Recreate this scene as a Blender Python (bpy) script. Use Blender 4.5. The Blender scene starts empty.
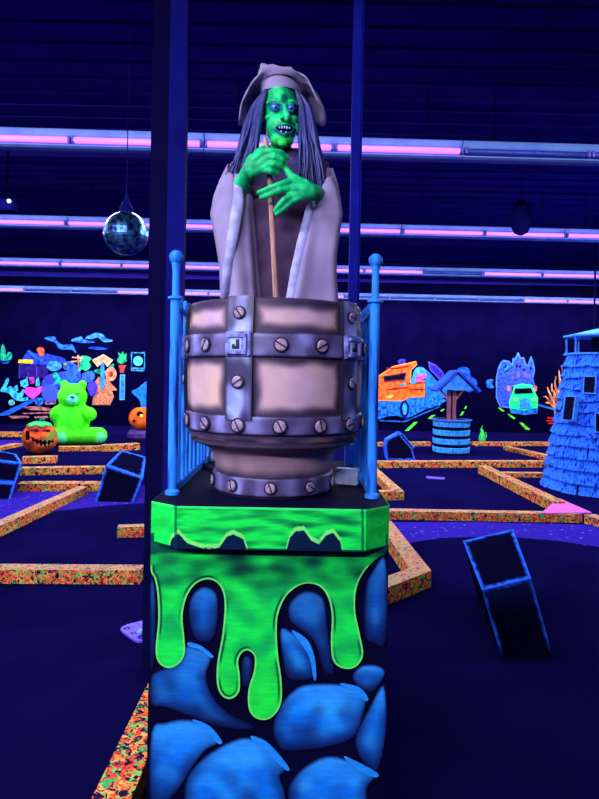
import bpy, bmesh, math, random
from mathutils import Vector, Matrix, noise
from mathutils.geometry import delaunay_2d_cdt
R = random.Random(7)
PI = math.pi
S = bpy.context.scene
C = bpy.data.collections.new('scene'); S.collection.children.link(C)

# ------------------------------------------------------------------ camera
F = 600.0; CX = 299.5; HY = 375.0; EYE = 1.6; ROLL = math.radians(1.0)
cam = bpy.data.cameras.new('camera'); co = bpy.data.objects.new('camera', cam); C.objects.link(co)
cam.sensor_fit = 'VERTICAL'; cam.sensor_height = 36; cam.lens = F / 799 * 36
cam.shift_y = -(399.5 - HY) / 799
co.matrix_world = Matrix.Translation((0, 0, EYE)) @ Matrix.Rotation(PI / 2, 4, 'X') @ Matrix.Rotation(ROLL, 4, 'Z')
cam.clip_start = 0.05; cam.clip_end = 100
S.camera = co
ca, sa = math.cos(ROLL), math.sin(ROLL)

def ray(px, py):
    x, y = px - CX, py - HY
    return (x * ca + y * sa) / F, (-x * sa + y * ca) / F
def at(px, py, Y):
    a, b = ray(px, py)
    return Vector((a * Y, Y, EYE - b * Y))
def onz(px, py, z=0.0):
    a, b = ray(px, py)
    Y = (EYE - z) / b
    return Vector((a * Y, Y, z))
def proj(p):
    x, y = p[0] / p[1] * F, (EYE - p[2]) / p[1] * F
    return CX + x * ca - y * sa, HY + x * sa + y * ca

# ------------------------------------------------------------------ colour and materials
def lin(c):
    return tuple(((v / 255) / 12.92 if v / 255 <= .04045 else ((v / 255 + .055) / 1.055) ** 2.4) for v in c[:3])
def mixc(a, b, t):
    t = max(0.0, min(1.0, t)); return tuple(a[i] * (1 - t) + b[i] * t for i in range(3))
def sstep(a, b, x):
    t = max(0.0, min(1.0, (x - a) / (b - a))); return t * t * (3 - 2 * t)
MATS = {}
def nodes_of(name):
    m = bpy.data.materials.new(name); m.use_nodes = True
    nt = m.node_tree; b = nt.nodes['Principled BSDF']; return m, nt, b
def mat(name, c, rough=.6, metal=0.0, c2=None, scale=20, stretch=(1, 1, 1), spec=.3, lo=.4, hi=.65, bump=0.0):
    if name in MATS: return MATS[name]
    m, nt, b = nodes_of(name)
    b.inputs['Roughness'].default_value = rough; b.inputs['Metallic'].default_value = metal
    b.inputs['Specular IOR Level'].default_value = spec
    if c2 is None: c2 = tuple(v * .8 for v in c)
    tc = nt.nodes.new('ShaderNodeTexCoord'); mp = nt.nodes.new('ShaderNodeMapping'); mp.inputs['Scale'].default_value = stretch
    n = nt.nodes.new('ShaderNodeTexNoise'); n.inputs['Scale'].default_value = scale; n.inputs['Detail'].default_value = 5
    r = nt.nodes.new('ShaderNodeValToRGB')
    r.color_ramp.elements[0].position = lo; r.color_ramp.elements[1].position = hi
    r.color_ramp.elements[0].color = (*lin(c), 1); r.color_ramp.elements[1].color = (*lin(c2), 1)
    L = nt.links.new
    L(tc.outputs['Object'], mp.inputs[0]); L(mp.outputs[0], n.inputs['Vector']); L(n.outputs['Fac'], r.inputs[0]); L(r.outputs[0], b.inputs['Base Color'])
    if bump:
        bp = nt.nodes.new('ShaderNodeBump'); bp.inputs['Strength'].default_value = bump; bp.inputs['Distance'].default_value = .01
        L(n.outputs['Fac'], bp.inputs['Height']); L(bp.outputs[0], b.inputs['Normal'])
    MATS[name] = m; return m
def vmat(name, rough=.6, scale=30, stretch=(1, 1, 1), amt=.35, spec=.2, metal=0.0, bump=0.0):
    """painted surface: pigment attribute broken up by a brush-stroke noise"""
    m, nt, b = nodes_of(name)
    b.inputs['Roughness'].default_value = rough; b.inputs['Specular IOR Level'].default_value = spec; b.inputs['Metallic'].default_value = metal
    a = nt.nodes.new('ShaderNodeAttribute'); a.attribute_name = 'Col'
    tc = nt.nodes.new('ShaderNodeTexCoord'); mp = nt.nodes.new('ShaderNodeMapping'); mp.inputs['Scale'].default_value = stretch
    n = nt.nodes.new('ShaderNodeTexNoise'); n.inputs['Scale'].default_value = scale; n.inputs['Detail'].default_value = 6
    r = nt.nodes.new('ShaderNodeMapRange'); r.inputs[1].default_value = .3; r.inputs[2].default_value = .7
    r.inputs[3].default_value = 1 - amt; r.inputs[4].default_value = 1 + amt * .6
    mx = nt.nodes.new('ShaderNodeVectorMath'); mx.operation = 'SCALE'
    L = nt.links.new
    L(tc.outputs['Object'], mp.inputs[0]); L(mp.outputs[0], n.inputs['Vector']); L(n.outputs['Fac'], r.inputs[0])
    L(a.outputs['Color'], mx.inputs[0]); L(r.outputs[0], mx.inputs['Scale']); L(mx.outputs[0], b.inputs['Base Color'])
    if bump:
        bp = nt.nodes.new('ShaderNodeBump'); bp.inputs['Strength'].default_value = bump; bp.inputs['Distance'].default_value = .004
        L(n.outputs['Fac'], bp.inputs['Height']); L(bp.outputs[0], b.inputs['Normal'])
    return m
def emit(name, c, s):
    m, nt, b = nodes_of(name)
    b.inputs['Base Color'].default_value = (*lin(c), 1); b.inputs['Emission Color'].default_value = (*lin(c), 1); b.inputs['Emission Strength'].default_value = s
    return m
def splatter_mat(name, palette, scale=26):
    m, nt, b = nodes_of(name); L = nt.links.new
    b.inputs['Roughness'].default_value = .8; b.inputs['Specular IOR Level'].default_value = .1
    tc = nt.nodes.new('ShaderNodeTexCoord')
    nz = nt.nodes.new('ShaderNodeTexNoise'); nz.inputs['Scale'].default_value = 30
    ad = nt.nodes.new('ShaderNodeMixRGB'); ad.blend_type = 'LINEAR_LIGHT'; ad.inputs[0].default_value = .05
    v = nt.nodes.new('ShaderNodeTexVoronoi'); v.inputs['Scale'].default_value = scale
    s = nt.nodes.new('ShaderNodeSeparateColor'); r = nt.nodes.new('ShaderNodeValToRGB'); r.color_ramp.interpolation = 'CONSTANT'
    els = r.color_ramp.elements
    for i, c in enumerate(palette):
        e = els[i] if i < 2 else els.new(i / len(palette))
        e.position = i / len(palette); e.color = (*lin(c), 1)
    L(tc.outputs['Object'], ad.inputs[1]); L(tc.outputs['Object'], nz.inputs['Vector']); L(nz.outputs['Color'], ad.inputs[2]); L(ad.outputs[0], v.inputs['Vector'])
    L(v.outputs['Color'], s.inputs[0]); L(s.outputs[0], r.inputs[0]); L(r.outputs[0], b.inputs['Base Color'])
    return m

# ------------------------------------------------------------------ object helpers
ROOT = {}
def link(name, me, parent=None, mats=None):
    if mats:
        for m in (mats if isinstance(mats, (list, tuple)) else [mats]): me.materials.append(m)
    o = bpy.data.objects.new(name, me); C.objects.link(o)
    if parent is not None:
        rl = ROOT[parent.name]; me.transform(Matrix.Translation(-rl)); o.parent = parent; ROOT[o.name] = rl
    else:
        vs = [v.co for v in me.vertices]
        lo = Vector((min(v.x for v in vs), min(v.y for v in vs), min(v.z for v in vs))); hi = Vector((max(v.x for v in vs), max(v.y for v in vs), max(v.z for v in vs)))
        b = Vector(((lo.x + hi.x) / 2, (lo.y + hi.y) / 2, lo.z)); me.transform(Matrix.Translation(-b)); o.location = b; ROOT[o.name] = b
    return o
def obj(name, bm, mats, parent=None, smooth=False):
    bmesh.ops.recalc_face_normals(bm, faces=bm.faces)
    me = bpy.data.meshes.new(name); bm.to_mesh(me); bm.free()
    if smooth:
        for p in me.polygons: p.use_smooth = True
    return link(name, me, parent, mats)
def tag(o, label=None, cat=None, group=None, kind=None):
    if label: o['label'] = label
    if cat: o['category'] = cat
    if group: o['group'] = group
    if kind: o['kind'] = kind
    return o
def thing(name, loc, label, cat, group=None):
    o = bpy.data.objects.new(name, None); C.objects.link(o); o.location = loc; o.empty_display_size = .1; ROOT[o.name] = Vector(loc)
    return tag(o, label, cat, group)
def struct(name, bm, m): return tag(obj(name, bm, m), kind='structure')

def box(bm, lo, hi, M=None, mi=0, bev=0.0):
    c = [(lo[i] + hi[i]) / 2 for i in range(3)]; s = [hi[i] - lo[i] for i in range(3)]
    g = bmesh.ops.create_cube(bm, size=1)['verts']
    for v in g: v.co = Vector((c[0] + v.co.x * s[0], c[1] + v.co.y * s[1], c[2] + v.co.z * s[2]))
    fs = list({f for v in g for f in v.link_faces})
    for f in fs: f.material_index = mi
    if M is not None:
        for v in g: v.co = M @ v.co
    if bev:
        bmesh.ops.bevel(bm, geom=list({e for v in g for e in v.link_edges}), offset=bev, segments=2, affect='EDGES')
def ell(bm, c, r, M=None, seg=24, mi=0):
    g = bmesh.ops.create_uvsphere(bm, u_segments=seg, v_segments=max(8, seg // 2), radius=1)['verts']
    if not hasattr(r, '__len__'): r = (r, r, r)
    for v in g:
        p = Vector((v.co.x * r[0], v.co.y * r[1], v.co.z * r[2]))
        if M is not None: p = M @ p
        v.co = p + Vector(c)
    for f in {f for v in g for f in v.link_faces}: f.material_index = mi
def tube(bm, pts, rad, seg=8, mi=0, cap=True):
    pts = [Vector(p) for p in pts]; n = len(pts)
    rs = rad if hasattr(rad, '__len__') else [rad] * n
    rings = []
    up = None
    for i, p in enumerate(pts):
        d = (pts[min(i + 1, n - 1)] - pts[max(i - 1, 0)]).normalized()
        if up is None:
            up = Vector((0, 0, 1)) if abs(d.z) < .9 else Vector((0, 1, 0))
        s = d.cross(up).normalized(); up = s.cross(d).normalized()
        rings.append([bm.verts.new(p + (s * math.cos(2 * PI * k / seg) + up * math.sin(2 * PI * k / seg)) * rs[i]) for k in range(seg)])
    fs = []
    for i in range(n - 1):
        for k in range(seg):
            fs.append(bm.faces.new((rings[i][k], rings[i][(k + 1) % seg], rings[i + 1][(k + 1) % seg], rings[i + 1][k])))
    if cap: fs.append(bm.faces.new(rings[0])); fs.append(bm.faces.new(list(reversed(rings[-1]))))
    for f in fs: f.material_index = mi
def lathe(bm, prof, c, seg=48, mi=0, a0=0, capb=False, capt=False):
    rings = [[bm.verts.new((c[0] + r * math.cos(a0 + 2 * PI * k / seg), c[1] + r * math.sin(a0 + 2 * PI * k / seg), z)) for k in range(seg)] for r, z in prof]
    fs = []
    for i in range(len(rings) - 1):
        for k in range(seg): fs.append(bm.faces.new((rings[i][k], rings[i][(k + 1) % seg], rings[i + 1][(k + 1) % seg], rings[i + 1][k])))
    if capb: fs.append(bm.faces.new(rings[0]))
    if capt: fs.append(bm.faces.new(rings[-1]))
    for f in fs: f.material_index = mi
    return rings
def capsule(bm, p0, r0, p1, r1, seg=16):
    p0, p1 = Vector(p0), Vector(p1)
    ell(bm, p0, r0, seg=seg); ell(bm, p1, r1, seg=seg)
    tube(bm, [p0, p1], [r0, r1], seg=seg)
def chain(bm, pts, rs, seg=14):
    for i in range(len(pts) - 1): capsule(bm, pts[i], rs[i], pts[i + 1], rs[i + 1], seg)
def remeshed(name, bm, vox, smooth=2):
    me = bpy.data.meshes.new(name + '_tmp'); bm.to_mesh(me); bm.free()
    o = bpy.data.objects.new(name + '_tmp', me); S.collection.objects.link(o)
    m = o.modifiers.new('r', 'REMESH'); m.mode = 'VOXEL'; m.voxel_size = vox; m.use_smooth_shade = True
    s = o.modifiers.new('s', 'SMOOTH'); s.iterations = smooth; s.factor = .6
    dg = bpy.context.evaluated_depsgraph_get(); dg.update()
    e = o.evaluated_get(dg); out = bpy.data.meshes.new_from_object(e)
    bpy.data.objects.remove(o); bpy.data.meshes.remove(me)
    for p in out.polygons: p.use_smooth = True
    out.name = name
    return out
def paint(me, fn):
    a = me.color_attributes.new('Col', 'FLOAT_COLOR', 'POINT')
    me.update()
    for i, v in enumerate(me.vertices):
        c = fn(v.co, v.normal); a.data[i].color = (*lin(c), 1)
def spline(pts, n=4, closed=True):
    out = []; m = len(pts)
    for i in range(m if closed else m - 1):
        P = [Vector(pts[(i + k) % m] if closed else pts[max(0, min(m - 1, i + k))]) for k in (-1, 0, 1, 2)]
        for j in range(n):
            t = j / n
            out.append(.5 * ((2 * P[1]) + (-P[0] + P[2]) * t + (2 * P[0] - 5 * P[1] + 4 * P[2] - P[3]) * t * t + (-P[0] + 3 * P[1] - 3 * P[2] + P[3]) * t ** 3))
    if not closed: out.append(Vector(pts[-1]))
    return out
def segd(p, a, b):
    ab = b - a; t = max(0, min(1, (p - a).dot(ab) / max(1e-9, ab.length_squared))); return (p - a - ab * t).length
def inside(p, poly):
    r = False; j = len(poly) - 1
    for i in range(len(poly)):
        a, b = poly[i], poly[j]
        if (a[1] > p[1]) != (b[1] > p[1]) and p[0] < (b[0] - a[0]) * (p[1] - a[1]) / (b[1] - a[1]) + a[0]: r = not r
        j = i
    return r
def patch(name, pts, Y, colfn, parent, m, step=2.0, th=.004, smooth=True, n=4, rings=()):
    """flat painted shape on the plane at depth Y, outlined in photo coordinates; a thin slab of paint / cut board with its own thickness"""
    ol = spline([Vector(p) for p in pts], n) if smooth else [Vector(p) for p in pts]
    if not smooth:
        o2 = []
        for i in range(len(ol)):
            a, b = ol[i], ol[(i + 1) % len(ol)]; k = max(1, int((b - a).length / (step * 1.5)))
            o2 += [a.lerp(b, j / k) for j in range(k)]
        ol = o2
    vs = [Vector(p) for p in ol]; ne = len(vs)
    x0, x1 = min(p.x for p in vs), max(p.x for p in vs); y0, y1 = min(p.y for p in vs), max(p.y for p in vs)
    for rd in rings:
        for i in range(ne):
            tg = (ol[(i + 1) % ne] - ol[i - 1]).normalized()
            for sg in (1, -1):
                q = ol[i] + Vector((-tg.y, tg.x)) * rd * sg
                if inside(q, ol) and min(segd(q, ol[j], ol[(j + 1) % ne]) for j in range(ne)) > rd * .93 and all((q - z).length > .35 for z in vs[ne:]): vs.append(q)
    rm_ = (max(rings) if rings else 0)
    y = y0 + step * .5; row = 0
    while y < y1:
        x = x0 + step * (.25 if row % 2 else .75)
        while x < x1:
            p = Vector((x, y))
            if inside(p, ol) and min(segd(p, ol[i], ol[(i + 1) % ne]) for i in range(ne)) > rm_ + step * .45: vs.append(p)
            x += step
        y += step; row += 1
    r = delaunay_2d_cdt(vs, [(i, (i + 1) % ne) for i in range(ne)], [list(range(ne))], 1, 1e-4)
    V, E, Fc = r[0], r[1], r[2]
    bm = bmesh.new(); vv = [bm.verts.new(at(p[0], p[1], Y)) for p in V]
    cols = []
    for p in V:
        d = min(segd(p, ol[i], ol[(i + 1) % ne]) for i in range(ne)); cols.append(colfn(p[0], p[1], d))
    for f in Fc:
        try: bm.faces.new([vv[i] for i in f])
        except ValueError: pass
    g = bmesh.ops.extrude_face_region(bm, geom=list(bm.faces))
    nv = [e for e in g['geom'] if isinstance(e, bmesh.types.BMVert)]
    for v in nv: v.co.y += th
    bm.verts.index_update()
    lookup = {}
    for i, v in enumerate(vv): lookup[(round(v.co.x, 4), round(v.co.z, 4))] = cols[i]
    fin = [lookup.get((round(v.co.x, 4), round(v.co.z, 4)), cols[0]) for v in bm.verts]
    bmesh.ops.recalc_face_normals(bm, faces=bm.faces)
    me = bpy.data.meshes.new(name); bm.to_mesh(me); bm.free()
    a = me.color_attributes.new('Col', 'FLOAT_COLOR', 'POINT')
    for i, c in enumerate(fin): a.data[i].color = (*lin(c), 1)
    return link(name, me, parent, m)
def nz(x, y, s, z=0.0): return noise.noise(Vector((x * s, y * s, z)))

# ------------------------------------------------------------------ materials
BLACK = (6, 5, 30)
mNavy = mat('navy_wall_paint', (4, 3, 33), .9, c2=(3, 2, 27), scale=2, spec=0)
mCeil = mat('navy_ceiling_deck', (46, 38, 150), .9, c2=(40, 32, 134), scale=2, spec=0)
mFloor = mat('dark_navy_carpet', (11, 9, 56), .95, c2=(8, 6, 46), scale=1.2, spec=0)
mCarpet = mat('purple_speckled_carpet', (40, 28, 132), .9, c2=(108, 94, 215), scale=16, lo=.62, hi=.72, spec=0)
mPost = mat('navy_painted_steel', (20, 22, 110), .8, c2=(16, 17, 92), scale=3, spec=.02)
mPostD = mat('dark_painted_steel', (9, 8, 54), .8, c2=(8, 7, 46), scale=4, spec=.02)
mPostB = mat('blue_painted_steel', (26, 34, 150), .8, c2=(20, 26, 124), scale=3, spec=.02)
mBlk = mat('black_paint', (6, 5, 34), .7, c2=(8, 7, 42), scale=5, spec=.03)
mFix = mat('white_light_housing', (150, 190, 255), .5, c2=(130, 170, 250), scale=5, spec=.1)
mTube = emit('violet_tube_glow', (222, 122, 245), 1.15)
mSock = mat('violet_tube_socket', (120, 90, 200), .5)
mOff = mat('unlit_tube_glass', (60, 70, 170), .2)
mVP = vmat('brushed_paint', .7, 45, (1, 1, 1), .22, spec=0)
mPed = vmat('slime_mural_paint', .6, 60, (.35, 1, 1.6), .16, spec=.05)
mVS = vmat('vertical_brush_paint', .6, 40, (6, 6, .6), .45)
mSkin = vmat('green_latex_skin', .5, 60, (1, 1, 1), .25, spec=.25, bump=.3)
mKeg = vmat('airbrushed_keg_paint', .5, 14, (1, 1, 1), .12, spec=.3)
mSteel = vmat('airbrushed_strap_paint', .4, 25, (1, 1, 1), .25, spec=.5)
mScrew = mat('tarnished_screw_head', (178, 156, 168), .5, metal=.0, c2=(120, 104, 134), scale=60, spec=.6)
mDark = mat('dark_groove_paint', (30, 22, 50), .6)
mRail = mat('dry_brushed_blue_rail', (48, 150, 255), .5, c2=(12, 26, 130), scale=30, stretch=(1, 1, .12), lo=.5, hi=.68, spec=.1)
mCurb = splatter_mat('neon_splatter_turf', [(255, 92, 46), (14, 10, 50), (255, 150, 60), (30, 190, 90), (250, 70, 50), (14, 10, 40), (235, 190, 90), (160, 60, 60), (255, 110, 40), (20, 14, 60), (110, 220, 100), (220, 90, 60)], 58)
mCurbF = splatter_mat('neon_splatter_turf_far', [(225, 110, 44), (24, 14, 44), (205, 160, 66), (90, 160, 60), (220, 76, 50), (70, 36, 50), (225, 170, 80), (250, 110, 50)], 34)
mCurbT = splatter_mat('pale_turf_top', [(196, 120, 104), (165, 160, 90), (220, 96, 70), (80, 170, 90), (160, 96, 110), (196, 140, 90), (60, 40, 70), (150, 120, 80)], 60)  # paler splatter palette for the top faces of the curbs
mCurbTF = splatter_mat('pale_turf_top_far', [(205, 110, 80), (180, 160, 80), (215, 100, 66), (110, 170, 80), (190, 120, 90), (200, 140, 80), (70, 44, 60), (60, 40, 60)], 30)  # same for the tops of the far curbs, coarser cells

# ------------------------------------------------------------------ room shell
WALLY = 17.8; CEIL = 4.4; SX = 10.2; YB = -5.0
bm = bmesh.new(); box(bm, (-SX, YB, -.1), (SX, WALLY + .2, 0)); struct('floor', bm, mFloor)
bm = bmesh.new(); box(bm, (-SX, YB, CEIL), (SX, WALLY + .2, CEIL + .1))
y = 0.6
while y < WALLY: box(bm, (-SX, y, CEIL - .018), (SX, y + .09, CEIL + .01)); y += .3
struct('ceiling', bm, mCeil)
bm = bmesh.new(); box(bm, (-SX, WALLY, 0), (SX, WALLY + .2, CEIL)); struct('wall_back', bm, mNavy)
bm = bmesh.new(); box(bm, (-SX - .2, YB, -.1), (-SX, WALLY + .2, CEIL)); struct('wall_left', bm, mNavy)
bm = bmesh.new(); box(bm, (SX, YB, -.1), (SX + .2, WALLY + .2, CEIL)); struct('wall_right', bm, mNavy)
for i, (y, w) in enumerate([(3.9, .12), (7.4, .14), (10.8, .14), (14.6, .14)]):
    bm = bmesh.new(); box(bm, (-SX, y, CEIL - .16), (SX, y + w, CEIL - .034)); struct('trim_%d' % (i + 1), bm, mCeil)

# posts of the window frame behind the pedestal
px0, px1 = at(148, 300, 3.25).x, at(185, 300, 3.25).x
t = thing('support_column', ((px0 + px1) / 2, 3.35, 0), 'broad dark navy floor-to-ceiling column behind the left railing', 'column')
bm = bmesh.new(); box(bm, (px0, 3.25, 0), (px0 + .098, 3.30, CEIL)); obj('column_face', bm, mPostD, t)
bm = bmesh.new(); box(bm, (px0 + .098, 3.235, 0), (px1 - .008, 3.29, CEIL)); obj('column_channel', bm, mPost, t)
q0, q1 = at(351.5, 150, 3.25).x, at(362, 150, 3.25).x
bm = bmesh.new(); box(bm, (q0, 3.25, 0), (q1, 3.31, CEIL)); box(bm, (q0 + .012, 3.24, 0), (q1 - .012, 3.25, CEIL))
tag(obj('support_post', bm, mPostB), 'slim bright navy post rising right of the witch, behind the keg', 'post')
bm = bmesh.new(); x = at(595.5, 250, 10.2).x; tube(bm, [(x, 10.2, 0), (x, 10.2, CEIL)], .016, 10)
tag(obj('support_pole', bm, mPostD), 'thin black pole at far right, behind the shingled lighthouse', 'pole')

# ------------------------------------------------------------------ ceiling light rows
TH = 1.7 * PI / 180
ORD = ['leftmost', 'second from left', 'third from left', 'fourth from left', 'fifth from left', 'sixth from left', 'seventh from left', 'eighth from left', 'ninth from left', 'tenth from left']
def fixture(x, y, z, lits, label, group, w=.3):
    t = thing('ceiling_light', (x, y, z), label, 'ceiling light', group)
    M = Matrix.Translation((x, y, z)) @ Matrix.Rotation(TH, 4, 'Z')
    bm = bmesh.new(); L = 2.43
    prof = [(-.015, -.075), (-.045, -.06), (-.045, -.052), (-.012, -.05), (-.012, .05), (-.045, .085), (-.045, .093), (-.012, .098), (.07, .098), (.07, -.075)]
    a = [bm.verts.new(M @ Vector((-L / 2, p[0], p[1]))) for p in prof]; b = [bm.verts.new(M @ Vector((L / 2, p[0], p[1]))) for p in prof]
    n = len(prof)
    for i in range(n): bm.faces.new((a[i], a[(i + 1) % n], b[(i + 1) % n], b[i]))
    bm.faces.new(a); bm.faces.new(b)
    obj('light_housing', bm, mFix, t)
    for k, lit in enumerate(lits):
        x0 = -L / 2 + .01 + k * L / 2; x1 = x0 + L / 2 - .02
        bm = bmesh.new(); tube(bm, [M @ Vector((x0 + .02, -.05, -.012)), M @ Vector((x1 - .02, -.05, -.012))], .028, 12)
        obj('light_tube', bm, mTube if lit else mOff, t, True)
        for xx in (x0, x1 - .02):
            bm = bmesh.new(); box(bm, (xx, -.075, -.035), (xx + .02, -.012, .02), M); obj('tube_socket', bm, mSock, t)
    for xx in (-.9, .9):
        bm = bmesh.new(); tube(bm, [M @ Vector((xx, .03, .095)), M @ Vector((xx, .03, CEIL - z - .02))], .004, 5); obj('hanging_rod', bm, mPostD, t)
rows = [(147.5, 463, [(465, 720)], 'nearest'), (229, 402, [], 'second'), (269.3, 424, [(345, 384), (424, 482)], 'third'), (295.5, 525, [(4, 96), (355, 525)], 'farthest')]
ZL = 3.75; ROWY = []
for (cy, anchor, off, nm) in rows:
    Y0 = (ZL - EYE) * F / (HY - cy); ROWY.append(Y0)
    xs = at(anchor, cy, Y0).x
    xs0 = xs - 2.44 * 8; lst = []
    for i in range(20):
        xa = xs0 + i * 2.44 + 1.22; yy = Y0 + math.tan(TH) * xa
        pa, pb = proj((xa - 1.22, yy, ZL))[0], proj((xa + 1.22, yy, ZL))[0]
        if pb < -40 or pa > 640: continue
        lst.append((xa, yy, pa, pb))
    for i, (xa, yy, pa, pb) in enumerate(lst):
        mid = (pa + pb) / 2; lits = []
        for c in ((pa + mid) / 2, (mid + pb) / 2): lits.append(not any(a <= c <= b for a, b in off))
        st = 'glowing violet' if all(lits) else ('unlit' if not any(lits) else 'half-lit')
        lab = '%s strip light, %s in the %s ceiling row' % (st, ORD[i], nm)
        fixture(xa, yy, ZL, lits, lab, 'strip lights of the %s ceiling row' % nm)
def area(name, x, y, z, sx, sy, e, col=(.66, .68, 1.0), rot=(0, 0, 0)):
    l = bpy.data.lights.new(name, 'AREA'); l.shape = 'RECTANGLE'; l.size = sx; l.size_y = sy; l.energy = e; l.color = col
    o = bpy.data.objects.new(name, l); C.objects.link(o); o.location = (x, y, z); o.rotation_euler = rot; return o
LC = (.74, .70, 1.0)
for i, Y0 in enumerate(ROWY): area('row_lamp', 0, Y0 + .02, ZL - .14, 18, .12, (520, 800, 1050, 1300)[i], LC, (math.radians((0, 4, 16, 42)[i]), 0, TH))
for i, Y0 in enumerate(ROWY): area('tube_lamp', 0, Y0 - .13, ZL - .02, 19, .05, 9 + 1.5 * i, (.62, .72, 1), (math.radians(92), 0, TH))   # the same tubes lighting their own housings
# rows over and behind the camera (the hall goes on)
area('row_lamp', -3.6, .7, ZL, 5.5, .2, 250, LC, (math.radians(8), 0, 0))
area('row_lamp', -3.2, -2.6, ZL, 7, .2, 620, LC, (math.radians(25), 0, 0))
w = bpy.data.worlds.new('world'); S.world = w; w.use_nodes = True
w.node_tree.nodes['Background'].inputs[0].default_value = (.12, .10, 1, 1); w.node_tree.nodes['Background'].inputs[1].default_value = .22

# ------------------------------------------------------------------ pedestal
YF = 2.0; XL = at(150.5, 560, 2.0).x; XR = at(388.5, 560, 2.0).x; ZT = 1.172; YBK = 3.02
ped = thing('pedestal', ((XL + XR) / 2, 2.5, 0), 'tall black pedestal painted with green slime over blue boulders, carrying the keg', 'pedestal')
bm = bmesh.new(); box(bm, (XL, YF, 0), (XR, YBK, ZT - .004)); obj('pedestal_body', bm, mBlk, ped)
def c4(l): return [(140 + x / 2.304, 490 + y / 2.304) for x, y in l]
wave = [(20, 160), (60, 160), (72, 108), (88, 95), (110, 118), (150, 131), (182, 128), (200, 102), (215, 97), (238, 108), (256, 160), (330, 160), (345, 105), (358, 90), (378, 88), (395, 112), (412, 120), (428, 100), (445, 93), (462, 115), (470, 160), (600, 160)]
def wv(x):
    for (a, b), (c, d) in zip(wave, wave[1:]):
        if a <= x <= c: return b + (d - b) * (x - a) / (c - a)
    return 160
G1 = (24, 250, 80); G2 = (120, 255, 110); GD = (6, 100, 60)
# collar with chamfered corners
cx0, cx1 = XL + .10, XR - .085
path = [Vector((XL, 2.16)), Vector((XL, 2.0)), Vector((cx0, 1.93)), Vector((cx1, 1.93)), Vector((XR, 2.0)), Vector((XR, 2.16))]
bm = bmesh.new(); cols = []; pp = []
for a, b in zip(path, path[1:]):
    k = max(2, int((b - a).length / .0022)); pp += [a.lerp(b, j / k) for j in range(k)]
pp.append(path[-1]); nr = 66; grid = []
for j in range(nr + 1):
    grid.append([bm.verts.new((p.x, p.y, ZT - .137 * j / nr)) for p in pp])
for j in range(nr):
    for i in range(len(pp) - 1): bm.faces.new((grid[j][i], grid[j][i + 1], grid[j + 1][i + 1], grid[j + 1][i]))
cap = [bm.verts.new((p.x, p.y, ZT - .137)) for p in path]; bm.faces.new(cap)
me = bpy.data.meshes.new('collar'); bm.to_mesh(me); bm.free()
def collar_col(co_, n):
    px, py = proj(co_); X, Y_ = (px - 140) * 2.304, (py - 490) * 2.304
    dt = (ZT - co_.z) / .137
    g = mixc(G1, GD, .22 + 1.1 * nz(X, Y_ * 5, .012) + .2 * nz(X, Y_ * 8, .03, 4))
    if X < 82 or X > 512: g = mixc(G1, (20, 200, 70), .4 + nz(X, Y_, .03))
    wy = wv(X); s = Y_ - wy
    if 60 < X < 475:
        if s > 5: g = (8, 30, 60)
        elif s > -5: g = G2
    if dt < .055: g = (60, 250, 110)
    if abs(X - 82) < 3 or abs(X - 513) < 3: g = mixc(g, (4, 60, 50), .6)
    if dt > .96 and not (60 < X < 475 and s > 4): g = (8, 70, 60)
    return g
paint(me, collar_col); link('collar', me, ped, mPed)
bm = bmesh.new()
tp = [(XL + .003, 2.16), (XL + .003, 2.002), (cx0, 1.933), (cx1, 1.933), (XR - .003, 2.002), (XR - .003, 2.16), (XR - .003, YBK), (XL + .003, YBK)]
a = [bm.verts.new((x, y, ZT + .0005)) for x, y in tp]; b = [bm.verts.new((x, y, ZT - .006)) for x, y in tp]
bm.faces.new(a); bm.faces.new(list(reversed(b)))
for i in range(8): bm.faces.new((a[i], a[(i + 1) % 8], b[(i + 1) % 8], b[i]))
obj('pedestal_top', bm, mBlk, ped)
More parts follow.
